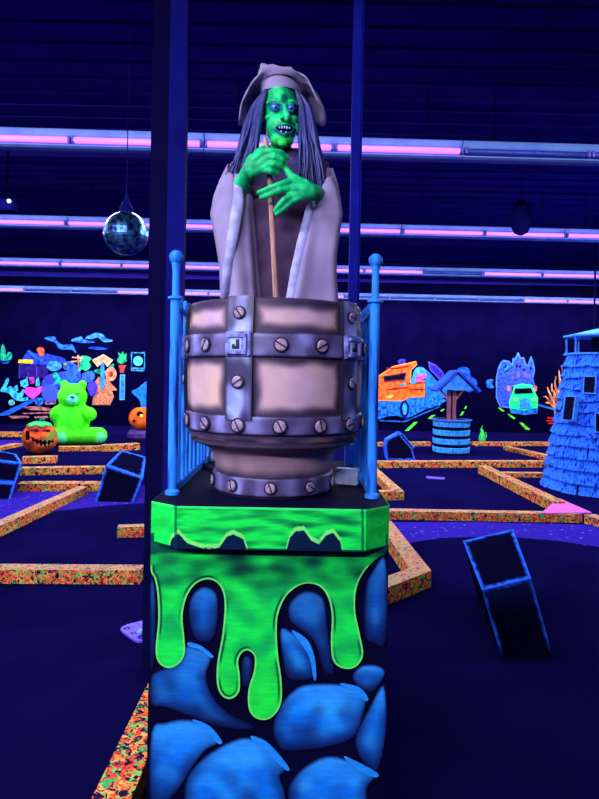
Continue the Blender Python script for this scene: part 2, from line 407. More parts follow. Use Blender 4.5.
# painted boulders on the front
def stone(light=1.0, hx=0, hy=-1):
    def f(px, py, d):
        b0 = (12, 14, 56); b1 = (12, 118, 226); b2 = (50, 190, 255)
        k = sstep(0, 15, d)
        g = mixc(b0, b1, .4 + .6 * k)
        g = mixc(g, b2, (nz(px, py * 1.6, .035, 2) + .25) * 1.1 * k)
        return mixc(b0, g, light * (.9 + .5 * nz(px, py, .05, 8)))
    return f
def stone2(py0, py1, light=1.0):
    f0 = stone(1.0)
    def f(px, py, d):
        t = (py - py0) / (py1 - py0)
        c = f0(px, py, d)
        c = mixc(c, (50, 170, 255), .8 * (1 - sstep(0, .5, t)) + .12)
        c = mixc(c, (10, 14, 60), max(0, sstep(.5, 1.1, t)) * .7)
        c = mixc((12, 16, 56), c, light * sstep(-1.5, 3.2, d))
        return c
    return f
stones = [
 ([(26, 430), (60, 410), (90, 378), (112, 360), (150, 372), (163, 388), (152, 430), (170, 480), (210, 520), (262, 545), (235, 552), (170, 540), (100, 515), (60, 500), (26, 492)], .8),
 ([(26, 560), (60, 537), (110, 530), (150, 545), (184, 578), (150, 600), (120, 640), (92, 684), (60, 720), (26, 730)], 1),
 ([(105, 740), (104, 680), (120, 645), (160, 608), (210, 580), (250, 572), (290, 590), (336, 638), (322, 660), (334, 700), (330, 760), (220, 790), (120, 780)], 1),
 ([(307, 545), (322, 500), (348, 468), (380, 450), (440, 447), (500, 455), (520, 478), (510, 530), (490, 570), (430, 592), (340, 600), (315, 580)], 1.05),
 ([(342, 700), (352, 668), (390, 632), (440, 614), (500, 632), (540, 657), (522, 690), (520, 760), (430, 780), (350, 760)], 1),
 ([(500, 560), (528, 505), (562, 452), (566, 560), (545, 648), (512, 622), (498, 590)], 1.1),
 ([(490, 430), (510, 406), (545, 405), (564, 420), (548, 452), (530, 465), (506, 455)], 1.1),
 ([(324, 322), (350, 328), (378, 352), (396, 390), (398, 430), (370, 438), (340, 430), (328, 380)], .9),
 ([(345, 262), (380, 234), (420, 248), (430, 300), (438, 370), (447, 420), (425, 416), (402, 350), (372, 322), (346, 300)], .65),
 ([(117, 250), (145, 224), (176, 240), (178, 300), (165, 345), (130, 345), (114, 300)], .75),
 ([(566, 162), (535, 190), (520, 230), (518, 330), (535, 350), (566, 345)], .8),
 ([(234, 440), (237, 392), (250, 384), (258, 400), (254, 440), (245, 452)], .4),
 ([(24, 215), (33, 222), (36, 300), (32, 395), (24, 400)], .6),
]
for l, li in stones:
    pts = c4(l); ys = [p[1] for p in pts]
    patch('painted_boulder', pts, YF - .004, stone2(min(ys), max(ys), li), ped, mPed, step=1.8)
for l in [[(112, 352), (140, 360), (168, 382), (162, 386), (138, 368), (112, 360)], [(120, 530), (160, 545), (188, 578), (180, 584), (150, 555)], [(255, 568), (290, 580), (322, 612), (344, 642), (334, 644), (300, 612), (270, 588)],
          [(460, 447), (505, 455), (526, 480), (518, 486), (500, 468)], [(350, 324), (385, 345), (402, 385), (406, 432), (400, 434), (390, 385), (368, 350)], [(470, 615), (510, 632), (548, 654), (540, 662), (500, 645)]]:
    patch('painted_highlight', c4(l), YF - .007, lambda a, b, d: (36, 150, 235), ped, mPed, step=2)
slime = [(29, 100), (25, 104), (25, 140), (25, 186), (34, 205), (40, 240), (42, 300), (36, 370), (45, 400), (68, 410), (92, 398), (103, 375), (102, 340), (98, 290), (108, 245), (130, 215), (160, 206), (185, 222), (195, 260), (190, 330), (178, 400), (178, 450), (190, 475), (210, 481), (228, 465), (230, 430), (226, 395), (235, 375), (250, 370), (264, 385), (262, 420), (250, 460), (250, 500), (262, 522), (285, 530), (308, 520), (325, 490), (326, 440), (318, 380), (315, 320), (320, 280), (340, 240), (375, 217), (410, 220), (432, 245), (442, 290), (440, 350), (444, 390), (460, 408), (485, 412), (505, 400), (514, 375), (506, 330), (496, 280), (498, 230), (515, 190), (545, 158), (569, 142), (569, 104), (565, 100), (500, 100), (400, 100), (300, 100), (200, 100), (100, 100)]
sl = c4(slime)
def slime_col(px, py, d):
    X, Y_ = (px - 140) * 2.304, (py - 490) * 2.304
    g = mixc(G1, (16, 190, 80), .4 + 1.2 * nz(px, py, .05))
    g = mixc(g, (5, 60, 50), (1 - sstep(150, 290, Y_)) * (.42 + 1.0 * nz(px, py * 2, .04, 3)))
    g = mixc(g, (40, 255, 60), sstep(350, 480, Y_) * .5)
    if Y_ < 146: g = mixc(g, (6, 30, 60), .6 * sstep(-.15, .1, nz(px, 0, .02, 9) + .12))  # shadow under the collar, painted into the slime colour
    if Y_ > 175:
        k = sstep(-.05, .25, nz(px, py, .03, 6) + .05)
        g = mixc(g, (5, 40, 46), .8 * k * sstep(1.4, 2.2, d) * (1 - sstep(3.2, 4.8, d)))
        g = mixc(G2, g, sstep(1.0, 2.0, d))
    return g
patch('painted_slime', sl, YF - .009, slime_col, ped, mPed, step=1.8, th=.006, rings=(.8, 1.6, 2.4, 3.4, 4.6), n=8)

# ------------------------------------------------------------------ keg
KX, KY = (275 - CX) / F * 2.27, 2.27
keg = thing('keg', (KX, KY, ZT), 'round beige keg with riveted grey straps standing on the pedestal', 'keg')
ZR = 1.85; ZB = 1.372
STR = [math.radians(-90 + a) for a in (-18.5, 53.5, 125.5, 197.5, 269.5)]
HW = .046 / .325
def kprof(z):
    if z > ZB: return .316 + .009 * math.sin(PI * (z - ZB) / (ZR - ZB))
    return .3
def hoopd(z):  # signed distance to dark bands in z
    return min(abs(z - 1.697) - .043, abs(z - 1.432) - .034, ZR - .018 - z if z < ZR else -1)
def keg_col(p, n):
    a = math.atan2(p.y - KY, p.x - KX); z = p.z
    r = math.hypot(p.x - KX, p.y - KY)
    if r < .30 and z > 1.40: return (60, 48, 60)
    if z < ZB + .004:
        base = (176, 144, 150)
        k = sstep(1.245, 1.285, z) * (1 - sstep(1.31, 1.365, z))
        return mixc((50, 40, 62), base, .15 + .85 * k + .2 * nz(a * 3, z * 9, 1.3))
    da = min(abs((a - s + PI) % (2 * PI) - PI) for s in STR) * .32 - .046
    dz = min(abs(z - 1.697) - .043, abs(z - 1.432) - .034, ZR - .012 - z)
    d = min(da, dz) + .012 * nz(a * 4, z * 14, 1.0, 2)
    k = sstep(.004, .038, d)
    base = mixc((222, 186, 158), (204, 172, 190), .5 + 1.2 * nz(a * 2, z * 4, 1.0, 7))
    return mixc((48, 36, 62), base, .08 + .92 * k)
bm = bmesh.new(); prof = []
for i in range(60):
    z = ZR - (ZR - ZB) * i / 59; prof.append((kprof(z), z))
prof += [(.312, 1.362), (.296, 1.352), (.268, 1.342), (.245, 1.330), (.232, 1.315), (.224, 1.295), (.219, 1.275), (.217, 1.25), (.217, 1.2), (.217, ZT)]
inner = [(.29, 1.42), (.296, 1.5), (.296, 1.7), (.294, ZR), (.305, ZR + .003)]
lathe(bm, [(0.002, ZT + .04), (.15, ZT + .04), (.2, 1.22), (.2, 1.30), (.28, 1.38)] + inner + prof + [(.02, ZT)], (KX, KY), seg=200, capb=True, capt=True)
me = bpy.data.meshes.new('keg_body'); bmesh.ops.recalc_face_normals(bm, faces=bm.faces); bm.to_mesh(me); bm.free()
for p in me.polygons: p.use_smooth = True
paint(me, keg_col); link('keg_body', me, keg, mKeg)
def steel_col(zc, hw):
    def f(p, n):
        a = math.atan2(p.y - KY, p.x - KX)
        e = min(1, (hw - abs(p.z - zc)) / .008)
        g = mixc((104, 96, 140), (150, 150, 214), .5 + 1.4 * nz(a * 3, p.z * 8, 1.2, 5))
        sd = min(abs((a - math.radians(-90 + s) + PI) % (2 * PI) - PI) for s in range(-187, 180, 24))
        g = mixc((52, 42, 74), g, .3 + .7 * sstep(.05, .2, abs(sd - .0) + .1 * nz(a * 5, p.z * 20, 1, 3)))
        return mixc((34, 26, 52), g, max(0, e))
    return f
def hoop(zc, hw, r0, r1, name):
    bm = bmesh.new(); pr = [(r0 - .004, zc - hw), (r0 + .007, zc - hw + .002)]
    for i in range(1, 8): t_ = i / 8; pr.append((r0 + (r1 - r0) * t_ + .009, zc - hw + 2 * hw * t_))
    pr += [(r1 + .007, zc + hw - .002), (r1 - .004, zc + hw)]
    lathe(bm, pr, (KX, KY), seg=160)
    me = bpy.data.meshes.new(name); bmesh.ops.recalc_face_normals(bm, faces=bm.faces); bm.to_mesh(me); bm.free()
    for p in me.polygons: p.use_smooth = True
    paint(me, steel_col(zc, hw)); link(name, me, keg, mSteel)
hoop(1.697, .042, kprof(1.66), kprof(1.74), 'hoop'); hoop(1.432, .033, kprof(1.40), kprof(1.465), 'hoop'); hoop(1.212, .034, .217, .217, 'hoop')
for s in STR:
    bm = bmesh.new(); z0, z1 = 1.45, ZR + .006; nz_, na = 40, 14; off = .013
    g = [[bm.verts.new((KX + (kprof(z) + off) * math.cos(a), KY + (kprof(z) + off) * math.sin(a), z)) for a in [s + HW * (2 * i / na - 1) for i in range(na + 1)]] for z in [z0 + (z1 - z0) * j / nz_ for j in range(nz_ + 1)]]
    for j in range(nz_):
        for i in range(na): bm.faces.new((g[j][i], g[j][i + 1], g[j + 1][i + 1], g[j + 1][i]))
    gg = bmesh.ops.extrude_face_region(bm, geom=list(bm.faces))
    for v in [e for e in gg['geom'] if isinstance(e, bmesh.types.BMVert)]:
        d = Vector((v.co.x - KX, v.co.y - KY, 0)).normalized(); v.co -= d * .012
    me = bpy.data.meshes.new('strap'); bmesh.ops.recalc_face_normals(bm, faces=bm.faces); bm.to_mesh(me); bm.free()
    def sc(p, n, s=s):
        a = math.atan2(p.y - KY, p.x - KX); e = (HW - abs((a - s + PI) % (2 * PI) - PI)) * .32
        g = mixc((120, 118, 170), (170, 190, 240), .5 + 1.4 * nz(p.x * 12, p.z * 12, 1, 5))
        g = mixc((50, 44, 84), g, sstep(-.2, .3, nz(p.x * 20, p.z * 9, 1, 15) + .2))
        return mixc((30, 22, 48), g, sstep(.001, .010, e))
    paint(me, sc); link('strap', me, keg, mSteel)
def screw(a, z, r, rad=.0185, rot=None, k=1.0):
    M = Matrix.Translation((KX + r * math.cos(a), KY + r * math.sin(a), z)) @ Matrix.Rotation(a, 4, 'Z') @ Matrix.Rotation(PI / 2, 4, 'Y')
    rot = R.uniform(0, PI) if rot is None else rot
    bm = bmesh.new()
    n0 = len(bm.verts)
    lathe(bm, [(rad * 1.28, -.004), (rad * 1.28, .003), (rad * 1.05, .004)], (0, 0), 20, mi=1, capt=True, capb=True)
    lathe(bm, [(rad, .003), (rad, .0065), (rad * .85, .0085), (.001, .0098)], (0, 0), 20, mi=0, capt=True)
    box(bm, (-rad * .98, -.0022, .004), (rad * .98, .0022, .0108), Matrix.Rotation(rot, 4, 'Z'), mi=1)
    for v in bm.verts: v.co = M @ v.co
    obj('screw', bm, [mScrew, mDark], keg)
for i in range(15):
    a = math.radians(-90 + 5.5 + 24 * i)
    if min(abs((a - s + PI) % (2 * PI) - PI) for s in STR) > .1: screw(a, 1.697, .334, .02)
    screw(a, 1.432, .331, .02)
for i in range(10): screw(math.radians(-90 + 36 * i), 1.212, .228, .0175)
for s in STR:
    screw(s, 1.80, kprof(1.8) + .014, .0175); screw(s, 1.575, kprof(1.575) + .014, .0185)
    # square latch where strap crosses hoop
    M = Matrix.Translation((KX + .338 * math.cos(s), KY + .338 * math.sin(s), 1.698)) @ Matrix.Rotation(s + PI / 2, 4, 'Z')
    bm = bmesh.new()
    box(bm, (-.044, -.010, -.040), (.044, .008, .040), M, mi=0, bev=.003)
    for lo, hi in [((-.036, -.018, .020), (.034, -.008, .032)), ((-.036, -.018, -.034), (.034, -.008, -.024)), ((.024, -.018, -.03), (.034, -.008, .03))]: box(bm, lo, hi, M, mi=0, bev=.001)
    for lo, hi in [((-.024, -.0125, -.022), (.016, -.0095, .018))]: box(bm, lo, hi, M, mi=2)
    for lo, hi in [((-.002, -.016, -.014), (.008, -.012, .014)), ((-.016, -.016, -.016), (.008, -.012, -.008)), ((-.016, -.016, -.014), (-.008, -.012, -.002))]: box(bm, lo, hi, M, mi=1)
    obj('latch', bm, [mat('latch_grey_paint', (140, 150, 215), .4, c2=(80, 76, 130), scale=40, lo=.45, hi=.65), mDark, mat('latch_plate_paint', (170, 200, 255), .4)], keg)

# ------------------------------------------------------------------ side railings
def railing(X, label):
    t = thing('side_railing', (X, 2.5, ZT), label, 'railing', 'railings on both sides of the pedestal top')
    for k, Y in enumerate((2.115, 2.95)):
        bm = bmesh.new()
        lathe(bm, [(.018, ZT), (.015, 1.845)] if k else [(.026, ZT), (.026, ZT + .012), (.016, ZT + .02), (.0175, ZT + .06), (.0175, 1.86), (.013, 1.87), (.0125, 1.96), (.016, 1.985), (.019, 1.99)], (X, Y), 14, capb=True, capt=True)
        o = obj('railing_post', bm, mRail, t, False)
        if k: continue
        bm = bmesh.new(); ell(bm, (X, Y, 2.007), .0255, seg=20); obj('finial', bm, mRail, o, True)
        bm = bmesh.new(); lathe(bm, [(.017, 1.858), (.028, 1.86), (.028, 1.867), (.017, 1.87)], (X, Y), 16, capb=True, capt=True); obj('post_ring', bm, mRail, o)
    for k in range(8):
        Y = 2.205 + k * .088; bm = bmesh.new()
        tube(bm, [(X + R.uniform(-.003, .003), Y, ZT + .03), (X, Y, 1.5), (X + R.uniform(-.003, .003), Y, 1.845 + R.uniform(-.01, .02))], [.0095, .0085, .006], 7)
        ell(bm, (X, Y, 1.86), (.010, .010, .016), seg=8)
        obj('baluster', bm, mRail, t)
    bm = bmesh.new(); box(bm, (X - .010, 2.12, ZT), (X + .010, 2.95, ZT + .03), bev=.003); obj('bottom_rail', bm, mRail, t)
    bm = bmesh.new(); box(bm, (X - .009, 2.12, 1.82), (X + .009, 2.95, 1.838), bev=.003); obj('top_rail', bm, mRail, t)
railing(-.441, 'bright blue ball-topped railing on the left side of the keg')
railing(.262, 'bright blue ball-topped railing on the right side of the keg')
mWht = mat('white_plastic', (215, 230, 255), .4)
p = onz(347, 485, ZT); M = Matrix.Translation((p.x - .005, p.y, ZT)) @ Matrix.Rotation(-.28, 4, 'Z')
bm = bmesh.new(); box(bm, (-.045, 0, 0), (.045, .05, .062), M, bev=.004); t = obj('power_adapter', bm, mWht); tag(t, 'white plastic power adapter on the pedestal, at the keg foot by right railing', 'power adapter')
bm = bmesh.new(); M2 = Matrix.Translation(at(349, 463, 2.75)) ; z = M2.translation.z
box(bm, (M2.translation.x - .018, 2.75, ZT), (M2.translation.x + .018, 2.8, z + .085), bev=.003)
tag(obj('power_strip', bm, mat('pale_blue_plastic', (80, 150, 255), .4)), 'pale blue power strip standing upright behind the keg near right railing', 'power strip')
t = thing('plug_cluster', onz(214, 470, ZT), 'grey plugs with black cord tucked behind the keg at left railing', 'plugs')
for k, (a, b, h) in enumerate([(206, 462, .05), (213, 462, .045), (219, 464, .04)]):
    q = onz(a, b, ZT); bm = bmesh.new(); box(bm, (q.x - .012, q.y, ZT), (q.x + .012, q.y + .03, ZT + h), bev=.003); obj('plug', bm, mat('grey_plastic', (150, 160, 200), .5), t)
bm = bmesh.new(); q = [onz(*u, ZT) + Vector((0, 0, .012)) for u in ((203, 466), (210, 471), (219, 474), (224, 468))]; tube(bm, spline(q, 5, False), .008, 6); obj('cord', bm, mBlk, t)

# ------------------------------------------------------------------ witch figure
wt = thing('witch_figure', (KX, KY, ZT + .04), 'green-faced witch figure in floppy hat and mauve robe standing in the keg', 'figure')
bm = bmesh.new()
ell(bm, at(281, 110, 2.225), (.062, .082, .098))
ell(bm, at(281, 97, 2.22), (.058, .074, .06))
ell(bm, at(281.5, 128, 2.195), (.058, .058, .062))
ell(bm, at(282, 140.5, 2.17), (.043, .034, .026))
ell(bm, at(283, 143.5, 2.145), (.018, .014, .013))
ell(bm, at(270.5, 118, 2.168), (.021, .018, .013)); ell(bm, at(293.5, 119, 2.17), (.016, .016, .013))
chain(bm, [at(268, 103, 2.162), at(274, 101, 2.148), at(281, 103.5, 2.145)], [.008, .010, .008])
chain(bm, [at(287, 104, 2.145), at(292, 102, 2.15), at(297, 104.5, 2.168)], [.008, .010, .007])
chain(bm, [at(284, 103, 2.147), at(285.5, 110, 2.126), at(287, 116, 2.104), at(286.5, 119.5, 2.104)], [.0075, .010, .0125, .0085])
ell(bm, at(282.5, 118, 2.128), (.009, .012, .007)); ell(bm, at(290.5, 118.5, 2.128), (.008, .012, .007))
chain(bm, [at(274.5, 127.5, 2.146), at(279, 124.8, 2.134), at(285, 124.3, 2.130), at(290.5, 125.3, 2.136), at(294.5, 128, 2.15)], [.004, .0052, .006, .0052, .004], 10)
chain(bm, [at(274.5, 128.5, 2.146), at(279.5, 133, 2.134), at(285, 134.5, 2.130), at(291, 132.5, 2.137), at(294.5, 128.5, 2.15)], [.004, .0055, .0062, .0055, .004], 10)
chain(bm, [at(279, 119, 2.145), at(274, 123, 2.148), at(272, 130, 2.155)], [.005, .005, .004], 8)   # smile fold
chain(bm, [at(293, 120, 2.148), at(297, 125, 2.158), at(297, 131, 2.165)], [.005, .005, .004], 8)
for e in ((275, 107, 2.154), (290.8, 108.3, 2.157)):
    for s_ in (-1, 1):
        pts = [at(e[0] - 4.2, e[1] + .3, e[2] + .004), at(e[0] - 1.5, e[1] + s_ * 2.9, e[2] - .012), at(e[0] + 1.8, e[1] + s_ * 2.8, e[2] - .012), at(e[0] + 4.2, e[1] + .3, e[2] + .004)]
        chain(bm, pts, [.0035, .0055, .0055, .0035], 8)
for px in (261.5, 299.5): ell(bm, at(px, 115, 2.235), (.008, .016, .028))
# neck, torso, legs
chain(bm, [at(281, 138, 2.235), at(281, 160, 2.27)], [.038, .045])
ch = Vector((KX + .02, 2.28, 2.22)); 
ell(bm, ch, (.13, .085, .17)); ell(bm, (KX, 2.28, 1.98), (.11, .08, .16)); ell(bm, (KX, 2.28, 1.76), (.125, .09, .13))
for s_ in (-1, 1): chain(bm, [(KX + s_ * .06, 2.28, 1.74), (KX + s_ * .065, 2.27, 1.46), (KX + s_ * .06, 2.28, 1.23)], [.075, .05, .035]); capsule(bm, (KX + s_ * .06, 2.28, ZT + .07), .03, (KX + s_ * .065, 2.19, ZT + .07), .026)
# arms
LW, RW = at(245, 177, 2.055), at(315, 191, 2.05)
chain(bm, [at(244, 175, 2.27), at(230, 214, 2.2), at(240, 189, 2.10), LW, at(250, 168, 2.02)], [.036, .034, .03, .024, .024])
chain(bm, [at(318, 178, 2.27), at(331, 222, 2.2), at(320, 197, 2.11), RW, at(308, 189, 2.02)], [.036, .034, .028, .022, .023])
# left-of-picture hand
H = 2.0
for a, b, c in [((249, 170), (262, 154), .0185), ((251, 171), (265, 161), .019), ((252, 173), (266, 167), .017), ((248, 167), (258, 157), .018)]:
    capsule(bm, at(*a, H + .015), c, at(*b, H), c * .85)
ell(bm, at(257, 164, H + .01), (.042, .02, .038))
chain(bm, [at(262, 152.5, H), at(271, 151, H - .012), at(281, 152.5, H - .008), at(287.5, 158, H + .012)], [.0135, .0115, .0105, .0085], 12)
chain(bm, [at(265, 158, H), at(274, 157.5, H - .016), at(282, 160, H - .008), at(285, 164, H + .015)], [.0125, .0115, .0105, .0085], 12)
chain(bm, [at(265, 164, H), at(273, 164.5, H - .014), at(280, 166, H - .004), at(281.5, 169, H + .018)], [.0125, .011, .010, .008], 12)
chain(bm, [at(264, 170, H + .003), at(271, 171.5, H - .008), at(276.5, 173, H + .004), at(276.5, 175, H + .02)], [.0115, .010, .009, .0075], 12)
chain(bm, [at(252, 163, H + .01), at(258, 152.5, H + .02), at(265, 147, H + .045), at(271, 147.5, H + .055)], [.016, .012, .011, .0085], 12)
# right-of-picture hand
for a, b, c in [((311, 190), (293, 181), .018), ((311, 192), (293, 189), .019), ((311, 194), (294, 196), .018), ((309, 193), (296, 200), .0155)]:
    capsule(bm, at(*a, H + .015), c, at(*b, H), c * .8)
ell(bm, at(300, 189, H + .008), (.044, .019, .038))
chain(bm, [at(292, 181, H), at(280, 184.5, H - .016), at(268, 189, H - .016), at(258.5, 192.5, H - .002)], [.013, .011, .0095, .0075], 12)
chain(bm, [at(291, 188, H), at(280, 190.5, H - .016), at(270, 194.5, H - .014), at(261, 198, H + .002)], [.013, .0112, .0098, .0078], 12)
chain(bm, [at(292, 195, H), at(284, 200, H - .012), at(279, 205.5, H - .008), at(275, 210.5, H + .004)], [.0125, .011, .0095, .0075], 12)
chain(bm, [at(294, 200, H + .004), at(288, 205.5, H - .006), at(282, 210, H - .002), at(276.5, 214, H + .006)], [.0115, .0095, .0085, .007], 12)
chain(bm, [at(303, 184, H + .01), at(291, 176, H + .002), at(287, 170.5, H + .008), at(283, 165.5, H + .018)], [.017, .0135, .0105, .008], 12)
me = remeshed('witch_body', bm, .0034, 2)
mouth = [Vector(p) for p in ((275, 127.6), (280, 125.8), (285, 125.6), (290, 126.6), (294, 128.4), (291, 131.5), (285, 133.3), (280, 132))]
def skin_col(p, n):
    px, py = proj(p)
    g = mixc((16, 235, 124), (8, 180, 104), .5 + 1.5 * nz(p.x, p.z, 28, 3))
    if p.z > 2.40 and n.y < .1 and 84 < py < 148 and 262 < px < 300 and not (p.y < 2.075):
        for ex, ey in ((275, 107.3), (290.8, 108.5)):
            d = math.hypot((px - ex) / 1.25, py - ey); g = mixc((34, 90, 165), g, sstep(3.0, 6.5, d))
        if inside((px, py), mouth) : g = (8, 10, 50)
        dm = math.hypot((px - 285) / 11, (py - 130) / 5.5); g = mixc((14, 100, 130), g, sstep(.75, 1.15, dm) if not inside((px, py), mouth) else 1)
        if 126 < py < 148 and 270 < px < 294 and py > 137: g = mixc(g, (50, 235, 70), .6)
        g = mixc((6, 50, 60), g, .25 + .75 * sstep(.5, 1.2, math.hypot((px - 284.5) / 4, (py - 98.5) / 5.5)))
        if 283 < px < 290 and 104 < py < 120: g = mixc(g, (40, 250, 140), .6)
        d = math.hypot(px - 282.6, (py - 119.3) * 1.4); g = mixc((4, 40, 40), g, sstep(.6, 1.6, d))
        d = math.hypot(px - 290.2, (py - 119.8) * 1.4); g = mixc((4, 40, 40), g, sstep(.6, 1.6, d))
        # frown lines
        if abs(math.sin(py * 1.5)) > .93 and 88 < py < 98: g = mixc(g, (6, 90, 70), .18)
    return g
paint(me, skin_col); body = link('witch_body', me, wt, mSkin)
mEye = mat('pale_blue_eye', (90, 150, 235), .15, spec=.8); mPup = mat('dark_pupil', (14, 20, 90), .15, spec=.8)
for e in ((275, 107.2, 2.151), (290.8, 108.5, 2.154)):
    bm = bmesh.new(); ell(bm, at(*e), .0135, seg=20, mi=0); c = at(e[0] + .5, e[1] - .1, e[2] - .0112); ell(bm, c, (.0062, .004, .0062), seg=14, mi=1)
    obj('eye', bm, [mEye, mPup], wt, True)
bm = bmesh.new()
for tx, ty, h in ((279.5, 127.4, .007), (282, 127.2, .011), (284.6, 127, .010), (287, 127.4, .011), (289.6, 128, .006), (281, 131.5, .006), (286, 132.4, .007)):
    q = at(tx, ty, 2.132); ell(bm, q, (.0036, .003, h * .62), seg=10)
obj('teeth', bm, mat('bluish_teeth', (190, 220, 255), .3), wt, True)
bm = bmesh.new()
for s_, xs in ((1, (269, 271, 273.5, 276, 279, 281.5)), (1, (287, 289.5, 292, 294.5, 297))):
    for x_ in xs: tube(bm, [at(x_, 102.5, 2.139), at(x_ + 1.4, 100.2, 2.136)], [.0016, .0006], 4)
obj('eyebrows', bm, mat('dark_hair_blue', (30, 30, 60), .6), wt)

# robe
mRobe = mat('mauve_robe_cloth', (156, 146, 176), .85, c2=(138, 126, 158), scale=7, spec=.05, bump=.1)
mFoldLit = mat('pale_blue_lit_fold_cloth', (176, 180, 225), .85, spec=.1)  # paler robe cloth; light on the sleeve folds is put into this colour
mUnder = mat('brown_robe_front_cloth', (88, 66, 92), .85, c2=(62, 46, 74), scale=14, spec=.1)
mCape = mat('dark_shoulder_cloth', (76, 68, 104), .9, c2=(54, 50, 90), scale=18, spec=.1, bump=.3)
def loft(rows, name, m, seg=64, fold=0.0, nf=9, ph=0.0, topfn=None, sub=4, thick=.004, pw=.8):
    """rows: (py, xL, xR, Yc, depth) bottom last; a hanging cloth tube with folds growing downwards"""
    rr = []
    for a, b in zip(rows, rows[1:]):
        for k in range(sub): rr.append([a[i] + (b[i] - a[i]) * k / sub for i in range(5)])
    rr.append(list(rows[-1])); n = len(rr); bm = bmesh.new(); G = []
    for j, (py, xl, xr, yc, dp) in enumerate(rr):
        t_ = j / (n - 1); ring = []
        for k in range(seg):
            a = 2 * PI * k / seg; c, s = math.cos(a), math.sin(a)
            c = math.copysign(abs(c) ** pw, c); s2 = math.copysign(abs(s) ** pw, s)
            f = 1 + fold * (.15 + t_) * (math.sin(nf * a + ph + 1.2 * math.sin(2 * a + ph)) + .5 * math.sin(2.3 * nf * a + 2 * ph)) * .5
            px = (xl + xr) / 2 + (xr - xl) / 2 * c * (1 + (f - 1) * .25); y_ = yc + s2 * dp * f
            yy = py
            if topfn: yy = py + (1 - t_) ** 2 * topfn(a, px)
            ring.append(bm.verts.new(at(px, yy, y_)))
        G.append(ring)
    for j in range(n - 1):
        for k in range(seg): bm.faces.new((G[j][k], G[j][(k + 1) % seg], G[j + 1][(k + 1) % seg], G[j + 1][k]))
    o = obj(name, bm, m, wt, True)
    md = o.modifiers.new('solid', 'SOLIDIFY'); md.thickness = thick; md.offset = -1
    return o
loft([(148, 264, 299, 2.26, .06), (154, 246, 315, 2.255, .08), (162, 231, 328, 2.25, .10), (182, 225, 335, 2.26, .10), (205, 226, 334, 2.26, .10), (225, 232, 330, 2.26, .10)], 'shoulder_cape', mCape, fold=.12, nf=13, pw=.9)
loft([(185, 240, 325, 2.22, .10), (230, 242, 322, 2.215, .11), (270, 240, 322, 2.21, .12), (300, 240, 322, 2.21, .125), (345, 240, 322, 2.21, .13)], 'robe_front', mUnder, fold=.10, nf=15)
def topL(a, px):
    if math.sin(a) > .2: return -8
    return 26 * math.exp(-((px - 243) / 6.5) ** 2)
loft([(172, 227, 250, 2.16, .055), (186, 219, 251.5, 2.14, .065), (200, 213, 253, 2.13, .07), (216, 210, 254, 2.125, .075), (240, 214.5, 256, 2.12, .08), (266, 219, 258, 2.115, .085), (300, 220.5, 260.5, 2.11, .09), (322, 221, 261, 2.12, .085)], 'sleeve', mRobe, fold=.42, nf=3, ph=.6, topfn=topL, sub=6)
def topR(a, px):
    if math.sin(a) > .2: return -8
    return 22 * math.exp(-((px - 316) / 7) ** 2)
loft([(176, 315, 333, 2.16, .055), (190, 312, 338.5, 2.14, .065), (204, 308, 341.5, 2.13, .07), (215, 305.5, 343, 2.125, .075), (235, 301, 340, 2.12, .08), (255, 297, 337, 2.115, .085), (275, 293, 337, 2.11, .088), (300, 287, 338.5, 2.11, .09), (322, 285, 338.5, 2.12, .085)], 'sleeve', mRobe, fold=.42, nf=3, ph=2.6, topfn=topR, sub=6)
# pale strips below the wrists: folds facing the light, brightness put into their colour
def lit_fold(pts, name='lit_fold'):
    bm = bmesh.new(); rowsv = []
    for (py, xa, ya, xm, ym, xb, yb) in pts:
        row = []
        for k in range(9):
            u = k / 8; x_ = (1 - u) ** 2 * xa + 2 * u * (1 - u) * xm + u * u * xb; y_ = (1 - u) ** 2 * ya + 2 * u * (1 - u) * ym + u * u * yb
            row.append(bm.verts.new(at(x_, py, y_)))
        rowsv.append(row)
    for a, b in zip(rowsv, rowsv[1:]):
        for k in range(8): bm.faces.new((a[k], a[k + 1], b[k + 1], b[k]))
    o = obj(name, bm, mFoldLit, wt, True); md = o.modifiers.new('s', 'SOLIDIFY'); md.thickness = .004; md.offset = 0
lit_fold([(174, 235, 2.09, 237, 2.075, 240, 2.085), (200, 233, 2.05, 238, 2.03, 244, 2.05), (220, 229.5, 2.03, 235, 2.005, 241.5, 2.03), (245, 226, 2.015, 231, 1.995, 237, 2.02), (270, 223, 2.01, 227, 1.995, 232, 2.015), (300, 221.5, 2.02, 223.5, 2.01, 226, 2.02)])
lit_fold([(203, 307.5, 2.085, 310, 2.06, 312, 2.08), (220, 303, 2.055, 307.5, 2.035, 312, 2.06), (245, 296.5, 2.035, 302, 2.02, 309, 2.05), (270, 291, 2.03, 297, 2.01, 305, 2.045), (300, 286, 2.03, 292, 2.0, 300, 2.04), (318, 284, 2.04, 290, 2.02, 296, 2.05)])

